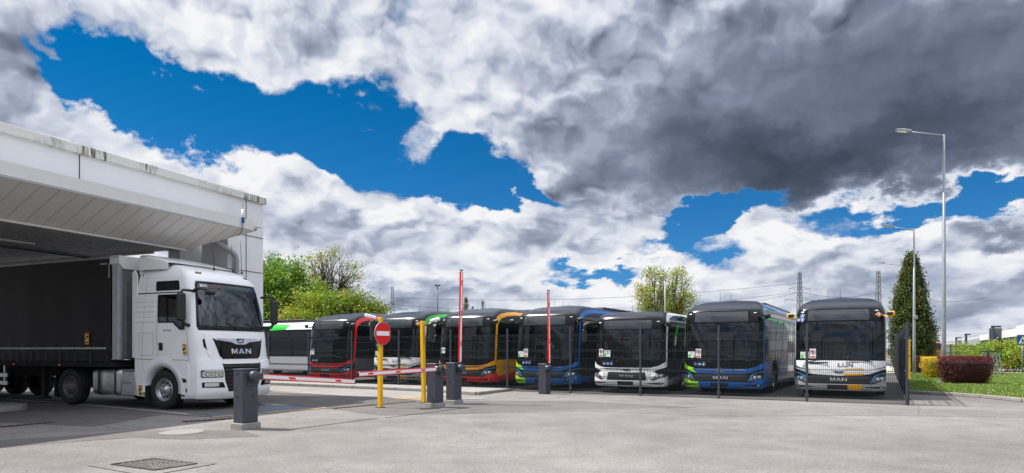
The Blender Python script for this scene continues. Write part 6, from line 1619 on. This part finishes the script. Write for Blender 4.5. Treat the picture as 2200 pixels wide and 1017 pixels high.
# white canopy of the far gate, red vehicle behind
b = at(2018, 120); r = empty('far_canopy', b, 0, 'thin white flat canopy with a red mark, far right of the conifer', 'canopy')
m_ = MB(); m_.box((-.1, 0, EYE+(HZ-735.5)*120/FP), (4.4, 3, .22)); m_.build('roof', M['sign_white'], r)
for x in (-1.8, 1.0): m_ = MB(); m_.box((x, 0, 1.35), (.16, .16, 2.7)); m_.build('leg', M['steel'], r)
m_ = MB(); m_.box((1.5, -1.2, 2.3), (.6, .1, .30)); m_.build('red_board', M['sign_red'], r)
def parked(px, Z, w, h, col, lab, name='parked_bus'):
    b = at(px, Z); r = empty(name, b, radians(20), lab, 'bus')
    m_ = MB(); m_.box((0, 4, .35+h/2), (w, 8, h), None, .15); m_.build('body', M[col], r)
    m_ = MB(); m_.box((0, -.03, .35+h*.62), (w*.86, .06, h*.44), None, .02); m_.box((-w/2-.005, 4, .35+h*.65), (.04, 7, h*.32)); m_.build('window', M['tinted'], r)
    m_ = MB(); m_.box((0, 4, .35+h+.05), (w*.8, 6, .12), None, .04); m_.build('roof', M['sign_white'], r)
    for x in (-w/2+.1, w/2-.1):
        for y in (1.2, 6.5): m_ = MB(); m_.lathe([(.004, -.12), (.40, -.12), (.42, 0), (.40, .12), (.004, .12)], 14, (x, y, .42), 'x'); m_.build('wheel', M['rubber'], r)
parked(2012, 125, 2.5, 2.6, 'sign_red', 'small far red coach seen beside the conifer'); parked(1998, 118, 1.8, 1.4, 'black_paint', 'far dark van left of the red coach', 'parked_van')
bpy.data.objects['parked_van']['category'] = 'van'
# back fence beyond the lawn
f3 = fence(at(1985, 47), at(2100, 47), 2, 'thin dark mesh fence beyond the lawn, behind the shrubs', 1.75, 1.9)
# ------------------------------------------------------------------ poles, pylons and wires
b = at(940, 70); r = empty('floodlight_mast', b, 0, 'thin mast with two floodlights above the second bus', 'mast')
H_ = EYE+(HZ-614)*70/FP; m_ = MB(); m_.tube([(0, 0, 0), (0, 0, H_)], [.09, .05], 8); m_.build('pole', M['anthracite'], r)
for x in (-.16, .18): m_ = MB(); m_.box((x, 0, H_+.02), (.26, .2, .14), Matrix.Translation((0, 0, 0)), .03); m_.build('floodlight', M['plastic'], r)
b = at(1429, 46); r = empty('plain_mast', b, 0, 'slim grey pole in front of the yellow-green pair of trees', 'mast'); H_ = EYE+(HZ-594)*46/FP
m_ = MB(); m_.tube([(0, 0, 0), (0, 0, H_)], [.06, .04], 8); m_.build('pole', M['steel'], r); m_ = MB(); m_.box((-.12, 0, H_+.03), (.30, .10, .07), None, .02); m_.build('lamp_head', M['alu'], r)
def pylon(px, top, Z, label, w=2.2, arms=True):
    b = at(px, Z); H = EYE+(HZ-top)*Z/FP; r = empty('pylon', b, radians(12), label, 'pylon', 'lattice power pylons on the horizon'); t = .13
    m_ = MB(); lv = [0, .14, .27, .39, .50, .60, .69, .77, .84, .90, .95, 1.0]
    def wd(k): return (w*(1-k)**1.0*.5+.40*k+.0)
    for A, B in zip(lv, lv[1:]):
        wa, wb = wd(A), wd(B)
        ca = [Vector((x*wa, y*wa, A*H)) for x, y in ((-1, -1), (1, -1), (1, 1), (-1, 1))]; cb = [Vector((x*wb, y*wb, B*H)) for x, y in ((-1, -1), (1, -1), (1, 1), (-1, 1))]
        for i in range(4):
            j = (i+1) % 4; m_.bar(ca[i], cb[i], t*1.15); m_.bar(ca[i], cb[j], t*.6); m_.bar(ca[j], cb[i], t*.6); m_.bar(cb[i], cb[j], t*.6)
    m_.build('lattice', M['pylon'], r)
    if arms:
        for k, s in ((.66, 6.0), (.80, 4.2)):
            a_ = MB()
            for g in (-1, 1):
                z = k*H; a_.bar((0, 0, z+.9), (g*s, 0, z), t*.8); a_.bar((0, 0, z-.3), (g*s, 0, z), t*.8); a_.bar((g*s*.5, 0, z+.45), (g*s*.5, 0, z-.15), t*.5); a_.bar((g*s, 0, z), (g*s, 0, z-1.2), t*.8)
            a_.build('cross_arm', M['pylon'], r)
    return b, H
M['pylon'] = mat('pylon_steel', (.13, .14, .15), rough=.7); M['cable'] = mat('cable', (.05, .055, .06), rough=.6)
py1 = pylon(843, 617, 260, 'leftmost pylon, above the second bus'); py2 = pylon(1718, 586, 240, 'pylon left of the rightmost bus roof'); py3 = pylon(1887, 583, 240, 'pylon above the right end of the rightmost bus', arms=False)
def wire(a, b, sag, lab, r=.055):
    m_ = MB(); a, b = Vector(a), Vector(b); m_.tube([a+(b-a)*(i/30)-Vector((0, 0, sag*4*(i/30)*(1-i/30))) for i in range(31)], r, 4, False)
    o = m_.build('power_line', M['cable']); tag(o, lab, 'cable', 'overhead lines across the horizon')
def pt(px, py, Z): return Vector(((px-1100)/FP*Z, Z, EYE+(HZ-py)*Z/FP))
wire(pt(843, 640, 260), pt(1718, 608, 240), 3, 'upper long overhead line from the left pylon to the pylon beside the last bus'); wire(pt(843, 655, 260), pt(1712, 628, 240), 4, 'lower long overhead line from the left pylon to the right')
wire(pt(1722, 627, 240), pt(1884, 628, 240), 2.0, 'short overhead line between the two right pylons'); wire(pt(1887, 612, 240), pt(2120, 640, 160), 3, 'overhead line falling right from the right pylon'); wire(pt(1718, 628, 240), pt(1200, 668, 200), 3, 'overhead line falling left from the pylon beside the last bus')
wire(pt(843, 652, 260), pt(560, 640, 230), 3, 'overhead line leaving the left pylon to the left')
